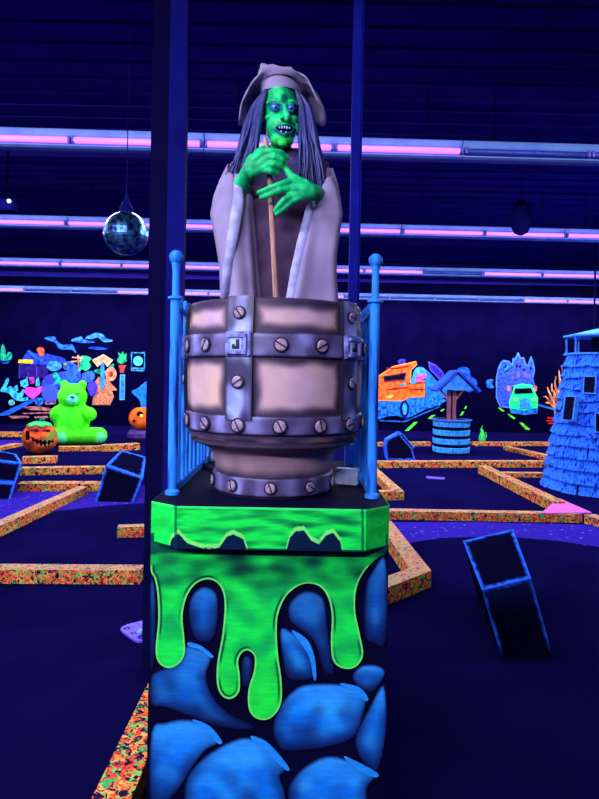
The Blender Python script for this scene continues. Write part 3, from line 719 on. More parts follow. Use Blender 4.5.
# hair
bm = bmesh.new()
def strand(pts, r):
    q = spline(pts, 4, False); n = len(q); tube(bm, q, [r * (.6 + .6 * math.sin(PI * min(1, i / (n - 1) * 1.1))) * (1 - .75 * (i / (n - 1)) ** 3) for i in range(n)], 4)
for i in range(230):
    side = -1 if i % 2 else 1; u = R.random(); dpt = R.uniform(-.05, .09); v = R.random()
    if side < 0:
        s0 = at(267 - 5 * u, 88 + 6 * u, 2.20 + dpt * .6)
        p1 = at(261 - 8 * u + R.uniform(-1, 1), 108, 2.20 + dpt * .7); p2 = at(258 - 13 * u + R.uniform(-2, 2), 132, 2.17 + dpt * .8)
        p3 = at(254 - 17 * u + R.uniform(-2, 2), 155 + 4 * v, 2.15 + dpt * .8); p4 = at(248 - 20 * u + R.uniform(-4, 4), 172 + 22 * v, 2.135 + dpt * .5)
    else:
        s0 = at(295 + 5 * u, 88 + 6 * u, 2.20 + dpt * .6)
        p1 = at(299.5 + 10 * u + R.uniform(-1, 1), 108, 2.20 + dpt * .7); p2 = at(301 + 13 * u + R.uniform(-2, 2), 132, 2.17 + dpt * .8)
        p3 = at(301 + 19 * u + R.uniform(-2, 2), 155 + 5 * v, 2.145 + dpt * .8); p4 = at(300 + 27 * u + R.uniform(-4, 4), 176 + 26 * v, 2.12 + dpt * .5)
    strand([s0, p1, p2, p3, p4], R.uniform(.0045, .0085))
obj('hair', bm, mat('grey_blue_hair', (58, 68, 134), .5, c2=(38, 44, 100), scale=24, stretch=(3, 3, .5), spec=.5), wt, True)

# hat
HC = at(281, 92, 2.235)
bm = bmesh.new(); seg = 72; G = []
for j in range(11):
    u = j / 10; ring = []
    for k in range(seg):
        a = 2 * PI * k / seg; c, s = math.cos(a), math.sin(a)       # s=-1 is the front
        rx = .078 + u * (.087 + .008 * math.sin(3 * a + 1)); ry = .086 + u * .05
        front = max(0, -s) ** 1.6; side = abs(c) ** 2.0; back = max(0, s)
        z = HC.z + .010 * 0 + front * (.022 + .026 * math.sin(u * PI / 2)) + side * (.004 - (.112 if c < 0 else .100) * u ** 2.7) + (1 - side) * (1 - front) * .02 - back * .04 * u
        z += .006 * u * math.sin(7 * a + 2) + .004 * u * math.sin(13 * a)
        ring.append(bm.verts.new((HC.x + .002 + rx * c, HC.y + ry * s * (1 - .35 * front * u), z)))
    G.append(ring)
for j in range(10):
    for k in range(seg): bm.faces.new((G[j][k], G[j][(k + 1) % seg], G[j + 1][(k + 1) % seg], G[j + 1][k]))
o = obj('hat_brim', bm, mRobe, wt, True); md = o.modifiers.new('s', 'SOLIDIFY'); md.thickness = .006
bm = bmesh.new(); G = []
cr = [(281, 98, .078, .088), (280, 90, .080, .088), (278, 82, .078, .08), (276, 76, .066, .06), (271, 71, .044, .04), (266, 68, .022, .025), (263.5, 65, .012, .012), (262, 63.5, .004, .003)]
for j, (px, py, rx, ry) in enumerate(cr):
    c0 = at(px, py, 2.235); G.append([bm.verts.new((c0.x + rx * math.cos(2 * PI * k / 48) * (1 + .04 * math.sin(5 * 2 * PI * k / 48 + j)), c0.y + ry * math.sin(2 * PI * k / 48) * (1 + .04 * math.sin(4 * 2 * PI * k / 48 + j)), c0.z)) for k in range(48)])
for j in range(len(cr) - 1):
    for k in range(48): bm.faces.new((G[j][k], G[j][(k + 1) % 48], G[j + 1][(k + 1) % 48], G[j + 1][k]))
bm.faces.new(G[-1])
obj('hat_crown', bm, mRobe, wt, True)

# broomstick held in both hands
bm = bmesh.new(); q = spline([at(264.5, 137, 2.045), at(267, 150, 2.04), at(270, 180, 2.035), at(271.5, 210, 2.035), at(274, 260, 2.035), at(276, 300, 2.04), at(277, 330, 2.05)], 5, False)
tube(bm, q, [.004, .007, .008] + [.0098] * (len(q) - 3), 12)
tag(obj('walking_stick', bm, mat('tan_wood_stick', (196, 150, 128), .6, c2=(150, 110, 100), scale=30, stretch=(4, 4, .4)), smooth=True), 'thin tan wooden stick gripped upright in the witch\'s green hands', 'stick')

# ------------------------------------------------------------------ hanging things
MB = at(126, 233.5, 4.6)
t = thing('mirror_ball', (MB.x, MB.y, MB.z - .17), 'shiny mirror ball hanging from the ceiling left of the column', 'mirror ball')
bm = bmesh.new(); bmesh.ops.create_uvsphere(bm, u_segments=40, v_segments=22, radius=.168)
for v in bm.verts: v.co += MB
mm, nt, b = nodes_of('mirror_tiles'); b.inputs['Metallic'].default_value = .9; b.inputs['Roughness'].default_value = .28; b.inputs['Base Color'].default_value = (.55, .8, 1, 1)
ws = nt.nodes.new('ShaderNodeTexNoise'); ws.inputs['Scale'].default_value = 9; cr_ = nt.nodes.new('ShaderNodeValToRGB'); cr_.color_ramp.elements[0].color = (.01, .02, .25, 1); cr_.color_ramp.elements[0].position = .4; cr_.color_ramp.elements[1].position = .68; cr_.color_ramp.elements[1].color = (.2, .7, 1, 1); nt.links.new(ws.outputs['Fac'], cr_.inputs[0]); nt.links.new(cr_.outputs[0], b.inputs['Base Color'])
obj('ball', bm, mm, t)
bm = bmesh.new(); lathe(bm, [(.05, MB.z + .155), (.055, MB.z + .19), (.02, MB.z + .25), (.012, MB.z + .3)], (MB.x, MB.y), 16, capb=True, capt=True); obj('motor', bm, mPost, t)
bm = bmesh.new(); tube(bm, [MB + Vector((0, 0, .28)), Vector((MB.x, MB.y, CEIL - .03))], .004, 6); obj('cord', bm, mPost, t)
B2 = at(521, 222, 7.2)
t = thing('hanging_fitting', (B2.x, B2.y, B2.z), 'small dark pear-shaped fitting hanging before the second light row', 'fitting')
bm = bmesh.new(); lathe(bm, [(.02, B2.z - .16), (.08, B2.z - .13), (.12, B2.z - .04), (.13, B2.z + .08), (.09, B2.z + .2), (.04, B2.z + .26)], (B2.x, B2.y), 20, capb=True, capt=True); obj('shell', bm, mPost, t, True)
bm = bmesh.new(); tube(bm, [B2 + Vector((0, 0, .25)), Vector((B2.x, B2.y, CEIL - .03))], .006, 6); obj('cord', bm, mPost, t)
B3 = at(4, 205, 6.6)
t = thing('spotlight', B3, 'small black spotlight with a white lens at the left edge under the ceiling', 'spotlight')
bm = bmesh.new(); box(bm, (B3.x - .14, B3.y, B3.z - .05), (B3.x + .1, B3.y + .14, B3.z + .07), bev=.01); obj('lamp_body', bm, mPost, t)
bm = bmesh.new(); ell(bm, at(9, 201, 6.59), .022, seg=14); obj('lens', bm, emit('white_lens_glow', (170, 230, 255), 2.5), t, True)
bm = bmesh.new(); tube(bm, [(B3.x, B3.y + .07, B3.z + .06), (B3.x, B3.y + .07, CEIL - .03)], .01, 6); obj('bracket', bm, mPostD, t)

# ------------------------------------------------------------------ carpets and turf curbs
def flat(name, pts, z, m, th=.006):
    bm = bmesh.new(); a = [bm.verts.new(onz(x, y, z)) for x, y in pts]; b = [bm.verts.new(v.co - Vector((0, 0, th))) for v in a]
    bm.faces.new(a); bm.faces.new(list(reversed(b))); n = len(a)
    for i in range(n): bm.faces.new((a[i], a[(i + 1) % n], b[(i + 1) % n], b[i]))
    return obj(name, bm, m)
tag(flat('speckled_carpet', [(-60, 486), (100, 486), (230, 484), (230, 497), (140, 503), (100, 506), (45, 512), (0, 522), (-60, 536)], .007, mCarpet), 'purple speckled carpet strip between the curbs at left', 'carpet')
tag(flat('speckled_carpet', [(340, 522), (480, 522), (640, 526), (660, 562), (599, 547), (560, 541), (500, 536), (440, 538), (395, 545), (340, 552)], .007, mCarpet), 'purple speckled carpet strip behind the large blue-edged box at right', 'carpet')
tag(flat('speckled_carpet', [(-20, 440), (20, 440), (24, 446), (-20, 446)], .007, mCarpet), 'small purple carpet patch left of the grinning pumpkin', 'carpet')
def curb(pts, w, h, label, side=1, far=False, m=None):
    P = [onz(x, y, 0) for x, y in pts]; n = len(P); L = []
    for i in range(n):
        d0 = (P[i] - P[max(0, i - 1)]); d1 = (P[min(n - 1, i + 1)] - P[i]); d = (d0.normalized() + d1.normalized()).normalized()
        nn = Vector((-d.y, d.x, 0)); dd = d1 if i < n - 1 else d0
        nn1 = Vector((-dd.normalized().y, dd.normalized().x, 0)); k = w / max(.35, nn.dot(nn1)); L.append(P[i] + nn * k * side)
    bm = bmesh.new()
    lo0 = [bm.verts.new(p) for p in P]; lo1 = [bm.verts.new(p) for p in L]; hi0 = [bm.verts.new(p + Vector((0, 0, h))) for p in P]; hi1 = [bm.verts.new(p + Vector((0, 0, h))) for p in L]
    for i in range(n - 1):
        bm.faces.new((lo0[i], lo0[i + 1], hi0[i + 1], hi0[i])); bm.faces.new((lo1[i], hi1[i], hi1[i + 1], lo1[i + 1])); f = bm.faces.new((hi0[i], hi0[i + 1], hi1[i + 1], hi1[i])); f.material_index = 1
        bm.faces.new((lo0[i], lo1[i], lo1[i + 1], lo0[i + 1]))
    bm.faces.new((lo0[0], hi0[0], hi1[0], lo1[0])); bm.faces.new((lo0[-1], lo1[-1], hi1[-1], hi0[-1]))
    o = obj('turf_curb', bm, [mCurbF if far else mCurb, mCurbTF if far else mCurbT])
    tag(o, label, 'curb')
curb([(-30, 583.5), (139.5, 584.5)], .14, .105, 'orange splattered turf curb nearest the camera at left, running to the column')
curb([(-14, 544), (50, 513), (88, 495)], .13, .11, 'splattered turf curb slanting across the purple carpet at left')
curb([(17, 492), (108, 492)], .20, .11, 'pink-topped turf curb just behind the slanting curb at left', far=True)
curb([(20, 475.5), (104, 474)], .16, .11, 'splattered turf curb second in front of the grinning pumpkin', far=True)
curb([(22, 464), (57, 463)], .2, .11, 'short turf curb that the grinning pumpkin stands behind', far=True)
curb([(-10, 437), (23, 437)], .2, .11, 'farthest short turf curb at the left edge', far=True)
curb([(-10, 453), (23, 446)], .2, .06, 'yellow-green turf curb left of the grinning pumpkin', far=True)
curb([(58, 451.5), (101, 451)], .2, .09, 'turf curb right under the green bear', far=True)
curb([(103, 452), (140, 450)], .2, .13, 'short turf curb right of the green bear', far=True)
curb([(117, 538), (146, 537)], .12, .10, 'short turf curb stub ending at the left of the column')
curb([(386, 519.5), (582, 523)], .14, .095, 'long splattered turf curb in front of the purple carpet at right')
curb([(584, 523.5), (625, 537)], .14, .10, 'turf curb piece at the right edge beside the purple cap')
curb([(391, 533), (431, 587), (372, 612)], .15, .125, 'bent splattered turf curb beside the right side of the pedestal', side=-1)
curb([(360, 468), (547, 467.5)], .17, .11, 'straight turf curb running behind the well and the blue arch at right', far=True)
curb([(365, 446.5), (431, 446)], .15, .09, 'far turf curb left of the wishing well', far=True)
curb([(473, 446), (552, 446)], .15, .09, 'far turf curb right of the wishing well', far=True)
curb([(503, 450), (550, 461)], .15, .09, 'far turf curb slanting towards the lighthouse, upper one', far=True)
curb([(478, 473), (552, 512)], .16, .13, 'long turf curb slanting towards the purple cap by the lighthouse', far=True)
curb([(492, 477), (548, 478)], .15, .07, 'turf curb left of the lighthouse base, behind the slanting curb', far=True)
curb([(372, 470), (404, 500), (360, 501)], .14, .11, 'bent turf curb behind the right railing', side=-1, far=True)
Xc = -.705
bm = bmesh.new(); box(bm, (Xc, 1.75, 0), (Xc + .14, 2.98, .1)); tag(obj('turf_curb', bm, mCurb), 'orange and green splattered turf curb at the lower left of the pedestal', 'curb')
bm = bmesh.new(); a = [bm.verts.new(onz(x, y, .105)) for x, y in ((541, 513), (592, 512.5), (559, 498))]; b = [bm.verts.new(v.co - Vector((0, 0, .012))) for v in a]
bm.faces.new(a); bm.faces.new(list(reversed(b)))
for i in range(3): bm.faces.new((a[i], a[(i + 1) % 3], b[(i + 1) % 3], b[i]))
tag(obj('curb_cap', bm, mat('pink_purple_turf', (176, 84, 190), .9, c2=(200, 90, 150), scale=20)), 'triangular purple cap where the curbs meet before the lighthouse', 'cap')

# tee mat with ball holes
tm = thing('tee_mat', onz(150, 630, 0), 'purple rubber tee mat with ball holes on the floor left of pedestal', 'tee mat')
bm = bmesh.new(); pts = [(120.5, 629), (122, 626.5), (128, 624), (150, 618.5), (190, 612), (195, 640), (150, 640.5), (140, 641), (136, 640.5), (130, 637), (122, 631)]
a = [bm.verts.new(onz(x, y, .012)) for x, y in pts]; b = [bm.verts.new(v.co - Vector((0, 0, .012))) for v in a]; bm.faces.new(a); bm.faces.new(list(reversed(b)))
for i in range(len(a)): bm.faces.new((a[i], a[(i + 1) % len(a)], b[(i + 1) % len(a)], b[i]))
obj('mat_plate', bm, mat('violet_rubber', (104, 84, 232), .5), tm)
for x, y in ((127, 628.3), (134, 633), (141.5, 637.5)):
    q = onz(x, y, .0125); bm = bmesh.new(); lathe(bm, [(.001, .011), (.017, .0128), (.019, .0125)], (q.x, q.y), 20, capb=True); obj('ball_hole', bm, mBlk, tm)
q = onz(140, 636, .012); bm = bmesh.new(); ell(bm, (q.x, q.y, .012 + .021), .021, seg=24); tag(obj('golf_ball', bm, mat('pale_blue_ball', (120, 170, 255), .3), smooth=True), 'small pale blue golf ball sitting on the purple tee mat', 'golf ball')
bm = bmesh.new(); a = [onz(x, y, 0) for x, y in ((426, 477), (445, 478.5), (444, 479.8), (427, 478.8))]
lo = [bm.verts.new(p) for p in a]; hi = [bm.verts.new(p + Vector((0, 0, .015))) for p in a]; bm.faces.new(hi); bm.faces.new(list(reversed(lo)))
for i in range(4): bm.faces.new((lo[i], lo[(i + 1) % 4], hi[(i + 1) % 4], hi[i]))
tag(obj('tee_mat', bm, mat('violet_rubber', (104, 84, 232))), 'thin violet tee mat on the dark floor before the wishing well', 'tee mat')

# ------------------------------------------------------------------ black boxes with blue brushed edges
def painted_box(name, P, Ys, label, cat, stroke=.02, fade=True, mid=None):
    """P: photo corners A,B (back top) C,D (front top) F,E (front bottom); real corners are placed at the depths Ys"""
    A, B, Cc, D, E, Fp = [at(*p, y) for p, y in zip(P, Ys)]
    E.z = max(E.z, .0); Fp.z = max(Fp.z, .0)
    dz = E - D; A2 = A + dz; B2 = B + (Fp - Cc); A2.z = 0; B2.z = 0; E.z = 0; Fp.z = 0
    bm = bmesh.new(); cols = []
    def face(a, b, c, d, fn, n=26, m=34):
        g = [[bm.verts.new(a.lerp(b, i / n).lerp(d.lerp(c, i / n), j / m)) for i in range(n + 1)] for j in range(m + 1)]
        W = ((b - a).length + (c - d).length) / 2; Hh = ((d - a).length + (c - b).length) / 2
        for j in range(m + 1):
            for i in range(n + 1): cols.append(fn(i / n, j / m, W, Hh))
        for j in range(m):
            for i in range(n): bm.faces.new((g[j][i], g[j][i + 1], g[j + 1][i + 1], g[j + 1][i]))
    K = (8, 7, 34); Bl = (44, 112, 255)
    def top(u, v, W, Hh):
        e = min(u * W, (1 - u) * W, v * Hh * .45, (1 - v) * Hh * .45) + stroke * .7 * nz(u * 9, v * 9, 1.3)
        return mixc(Bl, K, sstep(stroke * .5, stroke * 1.7, e))
    def front(u, v, W, Hh):
        e = min(u * W, (1 - u) * W, v * Hh) + stroke * .4 * nz(u * 9, v * 9, 1.3, 4)
        if mid: e = min(e, abs(v - mid) * Hh)
        k = 1 - sstep(stroke * .4, stroke * 1.2, e); k *= (1 - sstep(.75, 1.02, v)) if fade else 1
        k = max(k, .22 * (1 - sstep(0, .5, v)) if fade else 0)
        return mixc(K, Bl, k)
    face(A, B, Cc, D, top); face(D, Cc, Fp, E, front)
    face(Cc, B, B2, Fp, lambda u, v, W, H_: mixc(K, Bl, .8 * (1 - sstep(stroke * .3, stroke, min(u * W, v * H_))) * (1 - sstep(.5, 1, v))))
    face(A, D, E, A2, lambda u, v, W, H_: mixc(K, Bl, .8 * (1 - sstep(stroke * .3, stroke, min((1 - u) * W, v * H_))) * (1 - sstep(.5, 1, v))))
    face(B, A, A2, B2, lambda *a: K, 4, 4); face(E, Fp, B2, A2, lambda *a: K, 4, 4)
    me = bpy.data.meshes.new(name); bm.to_mesh(me); 
    bm.free()
    at_ = me.color_attributes.new('Col', 'FLOAT_COLOR', 'POINT')
    for i, c in enumerate(cols): at_.data[i].color = (*lin(c), 1)
    o = link(name, me, None, mVP); return tag(o, label, cat)
painted_box('obstacle_box', [(463, 541), (513, 529), (531, 578), (482, 590), (502, 658), (553, 652)], [4.55, 4.6, 3.62, 3.6, 3.42, 3.46], 'leaning black box with blue brushed edges on the floor right of pedestal', 'box', .016)
painted_box('obstacle_box', [(121.5, 450), (146, 457), (143, 478), (106, 465), (95, 503), (133, 503)], [8.6, 8.6, 7.5, 7.45, 7.35, 7.35], 'black coffin-like box with blue edges left of the column, behind purple carpet', 'box', .028, False)
painted_box('obstacle_box', [(-6, 450), (16, 454), (22, 463), (-3, 460), (-10, 504), (10, 502)], [8.5, 8.5, 7.6, 7.5, 7.4, 7.4], 'black coffin-like box with blue edges cut by the left edge of the photo', 'box', .03, False, .55)
# arched blue-edged piece
hp = [(387, 460), (385, 446), (386.5, 440), (399, 433), (412, 448), (415.5, 460)]
t = thing('obstacle_arch', at(400, 460, 11.6), 'black arched hurdle outlined in blue behind the bent curb at right', 'hurdle')
t.location.z = 0; ROOT[t.name] = Vector(t.location)
def edge_fn(px, py, d): return mixc((50, 100, 255), (10, 9, 40), sstep(1.0, 2.0, d + .7 * nz(px, py, .4)))
patch('front_panel', hp, 11.55, edge_fn, t, mVP, step=.9, th=.3, smooth=False)
patch('side_bevel', [(399.5, 431.5), (403, 434), (414.5, 447.5), (411.5, 449.5), (400, 436)], 11.5, lambda x, y, d: mixc((60, 120, 255), (10, 9, 40), sstep(.7, 1.2, d)), t, mVP, step=.9, th=.2, smooth=False)

# ------------------------------------------------------------------ green bear
YBr = 12.9
def px2m(v, Y): return v * Y / F
br = thing('bear_statue', onz(72, 448, 0), 'large bright green sitting bear statue beside the grinning pumpkin', 'bear statue')
sc_ = YBr / F
bm = bmesh.new()
ell(bm, at(72.5, 398, YBr), (14.6 * sc_, 12 * sc_, 13.4 * sc_)); ell(bm, at(64.5, 386, YBr), (4.6 * sc_, 3 * sc_, 4.6 * sc_)); ell(bm, at(82.5, 386, YBr), (4.6 * sc_, 3 * sc_, 4.6 * sc_))
ell(bm, at(72, 424, YBr), (17.5 * sc_, 15 * sc_, 19.5 * sc_)); ell(bm, at(72, 436, YBr), (20 * sc_, 15 * sc_, 10.5 * sc_))
ell(bm, at(57.5, 415, YBr - .15), (7 * sc_, 7 * sc_, 9 * sc_), Matrix.Rotation(.5, 3, 'Y')); ell(bm, at(89.5, 415.5, YBr - .15), (6.5 * sc_, 7 * sc_, 7 * sc_))
chain(bm, [at(80, 409, YBr), at(91, 416, YBr - .15)], [5 * sc_, 6 * sc_]); chain(bm, [at(64, 408, YBr), at(56, 417, YBr - .15)], [5 * sc_, 6 * sc_])
chain(bm, [at(84, 437, YBr), at(99, 437, YBr - .35)], [9 * sc_, 8.2 * sc_]); chain(bm, [at(66, 438, YBr), at(60, 437.5, YBr - .35)], [9 * sc_, 8.2 * sc_])
me = remeshed('bear_body', bm, .028, 3)
zmin = min(v.co.z for v in me.vertices); me.transform(Matrix.Translation((0, 0, -zmin)))
def bear_col(p, n):
    px, py = proj(p); g = mixc((86, 255, 40), (50, 225, 40), .4 + nz(p.x, p.z, 3))
    for ex, ey in ((62, 438.5), (101, 438.5)): g = mixc((90, 255, 150), g, sstep(4, 6, math.hypot(px - ex, (py - ey) * .8)))
    return g
paint(me, bear_col); link('bear_body', me, br, mVP)
bm = bmesh.new(); ell(bm, at(72.5, 400, YBr - .27), (.13, .09, .11)); obj('muzzle', bm, mat('mint_muzzle', (90, 250, 170), .6), br, True)
bm = bmesh.new(); ell(bm, at(72.5, 397, YBr - .37), (.05, .03, .025)); obj('nose', bm, mat('teal_nose', (10, 80, 110), .4), br, True)
bm = bmesh.new()
for x in (67.5, 77.5): ell(bm, at(x, 393.5, YBr - .22), (.028, .03, .028))
obj('eyes', bm, mat('leaf_green_eye', (30, 160, 50), .4), br, True)

# ------------------------------------------------------------------ pumpkin
def pumpkin(c, r, hz, colfn, name, label, leaves=True):
    t = thing(name, (c.x, c.y, c.z - hz), label, 'pumpkin'); bm = bmesh.new(); bmesh.ops.create_uvsphere(bm, u_segments=120, v_segments=60, radius=1)
    for v in bm.verts:
        a = math.atan2(v.co.y, v.co.x); k = 1 - .07 * abs(math.cos(a * 5 + .6)) ** .5 * (1 - abs(v.co.z) ** 3)
        z = v.co.z; dip = .12 * math.exp(-((v.co.x ** 2 + v.co.y ** 2) * 6)) * (1 if z > 0 else 0)
        v.co = Vector((v.co.x * r * k, v.co.y * r * k, (z - dip) * hz)) + c
    me = bpy.data.meshes.new(name); bm.to_mesh(me); bm.free()
    for p in me.polygons: p.use_smooth = True
    paint(me, colfn); link('pumpkin_shell', me, t, mVP)
    if leaves:
        bm = bmesh.new(); tube(bm, [c + Vector((0, 0, hz * .85)), c + Vector((.02, 0, hz * 1.08)), c + Vector((.08, -.02, hz * 1.18))], [.05, .035, .03], 8); obj('stem', bm, mat('blue_green_stem', (30, 110, 130), .6), t)
        bm = bmesh.new()
        for a in (-2.9, -2.0, -1.0, -.2):
            q = c + Vector((math.cos(a) * r * .42, math.sin(a) * r * .42, hz * .86)); ell(bm, q, (.12, .09, .03), Matrix.Rotation(a, 3, 'Z') @ Matrix.Rotation(.35, 3, 'Y'), seg=10)
        obj('leaf', bm, mat('neon_green_leaf', (30, 210, 90), .6), t)
    return t
pc = onz(39.5, 456, 0); pc = Vector((pc.x * (1 + .33 / pc.y), pc.y + .33, .31))
mz = [(27, 434), (29, 440), (33, 442.5), (37, 444.5), (42, 446), (48, 446.5), (53, 444), (56, 440)]
def pk_col(p, n):
    px, py = proj(p); g = mixc((250, 104, 40), (150, 50, 44), .45 + 2.2 * nz(p.x, p.z, 7, 2))
    g = mixc(g, (90, 170, 60), 1.2 * max(0, nz(p.x, p.z, 5, 9) - .3) * 2)
    if n.y < .1:
        u = (px - 27) / 28
        if 0 < u < 1:
            zt = 436 + 5.5 * u - 3.5 * (2 * u - 1) ** 2 + 1.5; hgt = 6.5 * (1 - (2 * u - 1) ** 2) ** .5
            saw = abs((u * 7) % 1 - .5) * 2
            if zt - 1 - (1 - saw) * 0 + saw * 1.8 < py < zt + hgt - saw * 3.2 : g = (16, 8, 20)
            elif u > .5 and zt < py < zt + hgt and saw > .7: g = (200, 190, 120)
        if 25.5 < px < 29.5 and 431 < py < 440: g = (20, 10, 24)
        for ex, ey in ((34.5, 430.5), (46, 430.8)):
            if abs(px - ex) < 4 and abs(py - ey) < 1.2 + .15 * (px - ex) : g = (60, 20, 30)
    return g
pumpkin(pc, .335, .31, pk_col, 'grinning_pumpkin', 'orange carved pumpkin with jagged grin, left of the green bear')
def pk2(p, n):
    px, py = proj(p); g = mixc((255, 120, 40), (220, 80, 30), .5 + nz(p.x, p.z, 6))
    if n.y < .1 and (math.hypot(px - 140, (py - 414) * 1.2) < 3.4 or math.hypot(px - 134, (py - 421)) < 1.6): g = (18, 10, 40)
    if n.y < .1 and math.hypot(px - 141.5, py - 416) < 1.6: g = (230, 220, 60)
    return g
c2 = at(142, 418, 14.2)
bm = bmesh.new(); zb = c2.z - .28; lathe(bm, [(.27, 0), (.33, zb * .3), (.33, zb * .7), (.27, zb)], (c2.x, c2.y), 24, capb=True, capt=True)
tag(obj('barrel', bm, mat('dark_purple_barrel', (70, 34, 110), .7, c2=(40, 20, 80), scale=12, stretch=(4, 4, .5))), 'dark purple barrel under the far orange pumpkin beside the column', 'barrel')
pumpkin(c2, .31, .28, pk2, 'orange_pumpkin', 'smooth orange pumpkin on the purple barrel beside the column', False)

# ------------------------------------------------------------------ wishing well
wc = onz(450.8, 456, 0); wc.x *= 1 + .38 / wc.y; wc.y += .38
YW = wc.y; wx = wc.x
ww = thing('wishing_well', (wx, YW, 0), 'blue wishing well with gabled roof in front of the painted road', 'wishing well')
zt = at(451, 421, YW - .38).z; rW = px2m(18, YW)
bm = bmesh.new(); lathe(bm, [(rW * .96, 0), (rW * .96, zt), (rW * .8, zt), (rW * .8, zt - .3)], (wx, YW), 40, capb=True, capt=True); obj('well_wall', bm, mBlk, ww)
mWell = mat('aqua_blue_brush_paint', (60, 190, 250), .6, c2=(24, 80, 200), scale=26, stretch=(2.2, 2.2, .5))
for k in range(4):
    z0 = .04 + k * zt / 4; bm = bmesh.new(); lathe(bm, [(rW * .95, z0), (rW * 1.0, z0 + .01), (rW * 1.02, z0 + zt * .155), (rW * .95, z0 + zt * .165)], (wx, YW), 40, capb=True, capt=True); obj('stone_course', bm, mWell, ww)
bm = bmesh.new(); lathe(bm, [(rW * 1.0, zt - .012), (rW * 1.12, zt - .01), (rW * 1.12, zt + .012), (rW * .82, zt + .012)], (wx, YW), 40, capb=True); obj('rim', bm, mat('steel_blue_paint', (60, 110, 200)), ww)
mWood = mat('brown_post_wood', (150, 90, 90), .7, c2=(110, 60, 90), scale=12, stretch=(4, 4, .5))
rz = at(452, 390, YW).z; az = at(454, 372, YW).z
for dx in (-.06, .05):
    bm = bmesh.new(); box(bm, (wx + dx - .035, YW - .04, zt - .25), (wx + dx + .035, YW + .04, rz + .02)); obj('roof_post', bm, mWood, ww)
for dx in (-.25, .25):
    bm = bmesh.new(); tube(bm, [(wx + dx * .2, YW, rz - .22), (wx + dx, YW, rz)], .025, 6); obj('brace', bm, mat('orange_brace_wood', (230, 130, 60)), ww)
xl, xr, xa = at(436, 391, YW).x, at(474, 391, YW).x, at(454.5, 372, YW).x
bm = bmesh.new(); f_ = [bm.verts.new(p) for p in ((xl + .06, YW - .22, rz), (xr - .06, YW - .22, rz), (xa, YW - .22, az - .03))]; b_ = [bm.verts.new(v.co + Vector((0, .44, 0))) for v in f_]
bm.faces.new(f_); bm.faces.new(b_)
for i in range(3): bm.faces.new((f_[i], f_[(i + 1) % 3], b_[(i + 1) % 3], b_[i]))
obj('gable', bm, mat('sky_blue_gable_paint', (52, 160, 250), .6, c2=(34, 120, 220), scale=10), ww)
for s_, xe in ((-1, xl), (1, xr)):
    bm = bmesh.new(); d = Vector((xe - xa, 0, rz - az)); nrm = Vector((-d.z, 0, d.x)).normalized() * .05 * (1 if s_ < 0 else -1)
    base = [Vector((xa, YW - .3, az)), Vector((xe, YW - .3, rz)) + d.normalized() * .05]
    v0 = [bm.verts.new(p) for p in (base[0], base[1], base[1] - nrm, base[0] - nrm)]; v1 = [bm.verts.new(v.co + Vector((0, .6, 0))) for v in v0]
    bm.faces.new(v0); bm.faces.new(v1)
    for i in range(4): bm.faces.new((v0[i], v0[(i + 1) % 4], v1[(i + 1) % 4], v1[i]))
    obj('roof_slab', bm, mat('deep_blue_roof_paint', (24, 62, 190), .6, c2=(30, 90, 220), scale=10), ww)

# ------------------------------------------------------------------ lighthouse
YLh = 8.9; lx = 4.5
lh = thing('lighthouse', (lx, YLh, 0), 'tall blue shingled lighthouse with dark windows at the right edge', 'lighthouse')
zTop = at(580, 354, YLh - .5).z
NC = 12
def lr(z): return .49 + (.80 - .49) * (1 - z / zTop)
mSh = mat('blue_dry_brushed_shingle', (48, 118, 255), .6, c2=(10, 26, 160), scale=9, stretch=(4, 4, .5), lo=.5, hi=.64, spec=0)
bm = bmesh.new(); lathe(bm, [(lr(0) - .03, 0), (lr(zTop) - .03, zTop)], (lx, YLh), 40, capb=True, capt=True); obj('tower_core', bm, mBlk, lh)
for k in range(NC):
    z0 = zTop * k / NC; z1 = zTop * (k + 1) / NC; bm = bmesh.new(); n = 26
    for i in range(n):
        a0 = 2 * PI * (i + R.uniform(-.15, .15)) / n + (k % 2) * PI / n; a1 = a0 + 2 * PI / n * 1.12
        dr = R.uniform(-.03, .02); out = .034 + R.uniform(0, .02); rb, rt = lr(z0) + out, lr(z1) - .012
        for (ra, zz) in [(0, 0)]:
            vs = [Vector((lx + r_ * math.cos(a_), YLh + r_ * math.sin(a_), z_)) for r_, a_, z_ in ((rb, a0, max(0, z0 + dr)), (rb, a1, max(0, z0 + dr * .5)), (rt, a1, z1 + .02), (rt, a0, z1 + .02))]
            inn = [v - Vector((v.x - lx, v.y - YLh, 0)).normalized() * .018 for v in vs]
            A_ = [bm.verts.new(v) for v in vs]; B_ = [bm.verts.new(v) for v in inn]
            bm.faces.new(A_); bm.faces.new(list(reversed(B_)))
            for q in range(4): bm.faces.new((A_[q], B_[q], B_[(q + 1) % 4], A_[(q + 1) % 4]))
    o = obj('shingle_course', bm, mSh, lh)
mEdge = mat('light_blue_trim_paint', (60, 150, 250), .5)
bm = bmesh.new(); lathe(bm, [(lr(zTop), zTop), (.545, zTop + .01), (.545, zTop + .035), (.3, zTop + .045)], (lx, YLh), 8, capb=True, capt=True, a0=.3); obj('gallery_deck', bm, mEdge, lh)
zR = at(583, 334, YLh - .5).z
bm = bmesh.new(); lathe(bm, [(.54, zR - .012), (.55, zR), (.55, zR + .02), (.1, zR + .12)], (lx, YLh), 8, capb=True, capt=True, a0=.3); obj('lantern_roof', bm, mEdge, lh)
for i in range(8):
    a = .3 + 2 * PI * i / 8; bm = bmesh.new(); tube(bm, [(lx + .50 * math.cos(a), YLh + .50 * math.sin(a), zTop + .03), (lx + .50 * math.cos(a), YLh + .50 * math.sin(a), zR)], .014, 6); obj('lantern_post', bm, mEdge, lh)
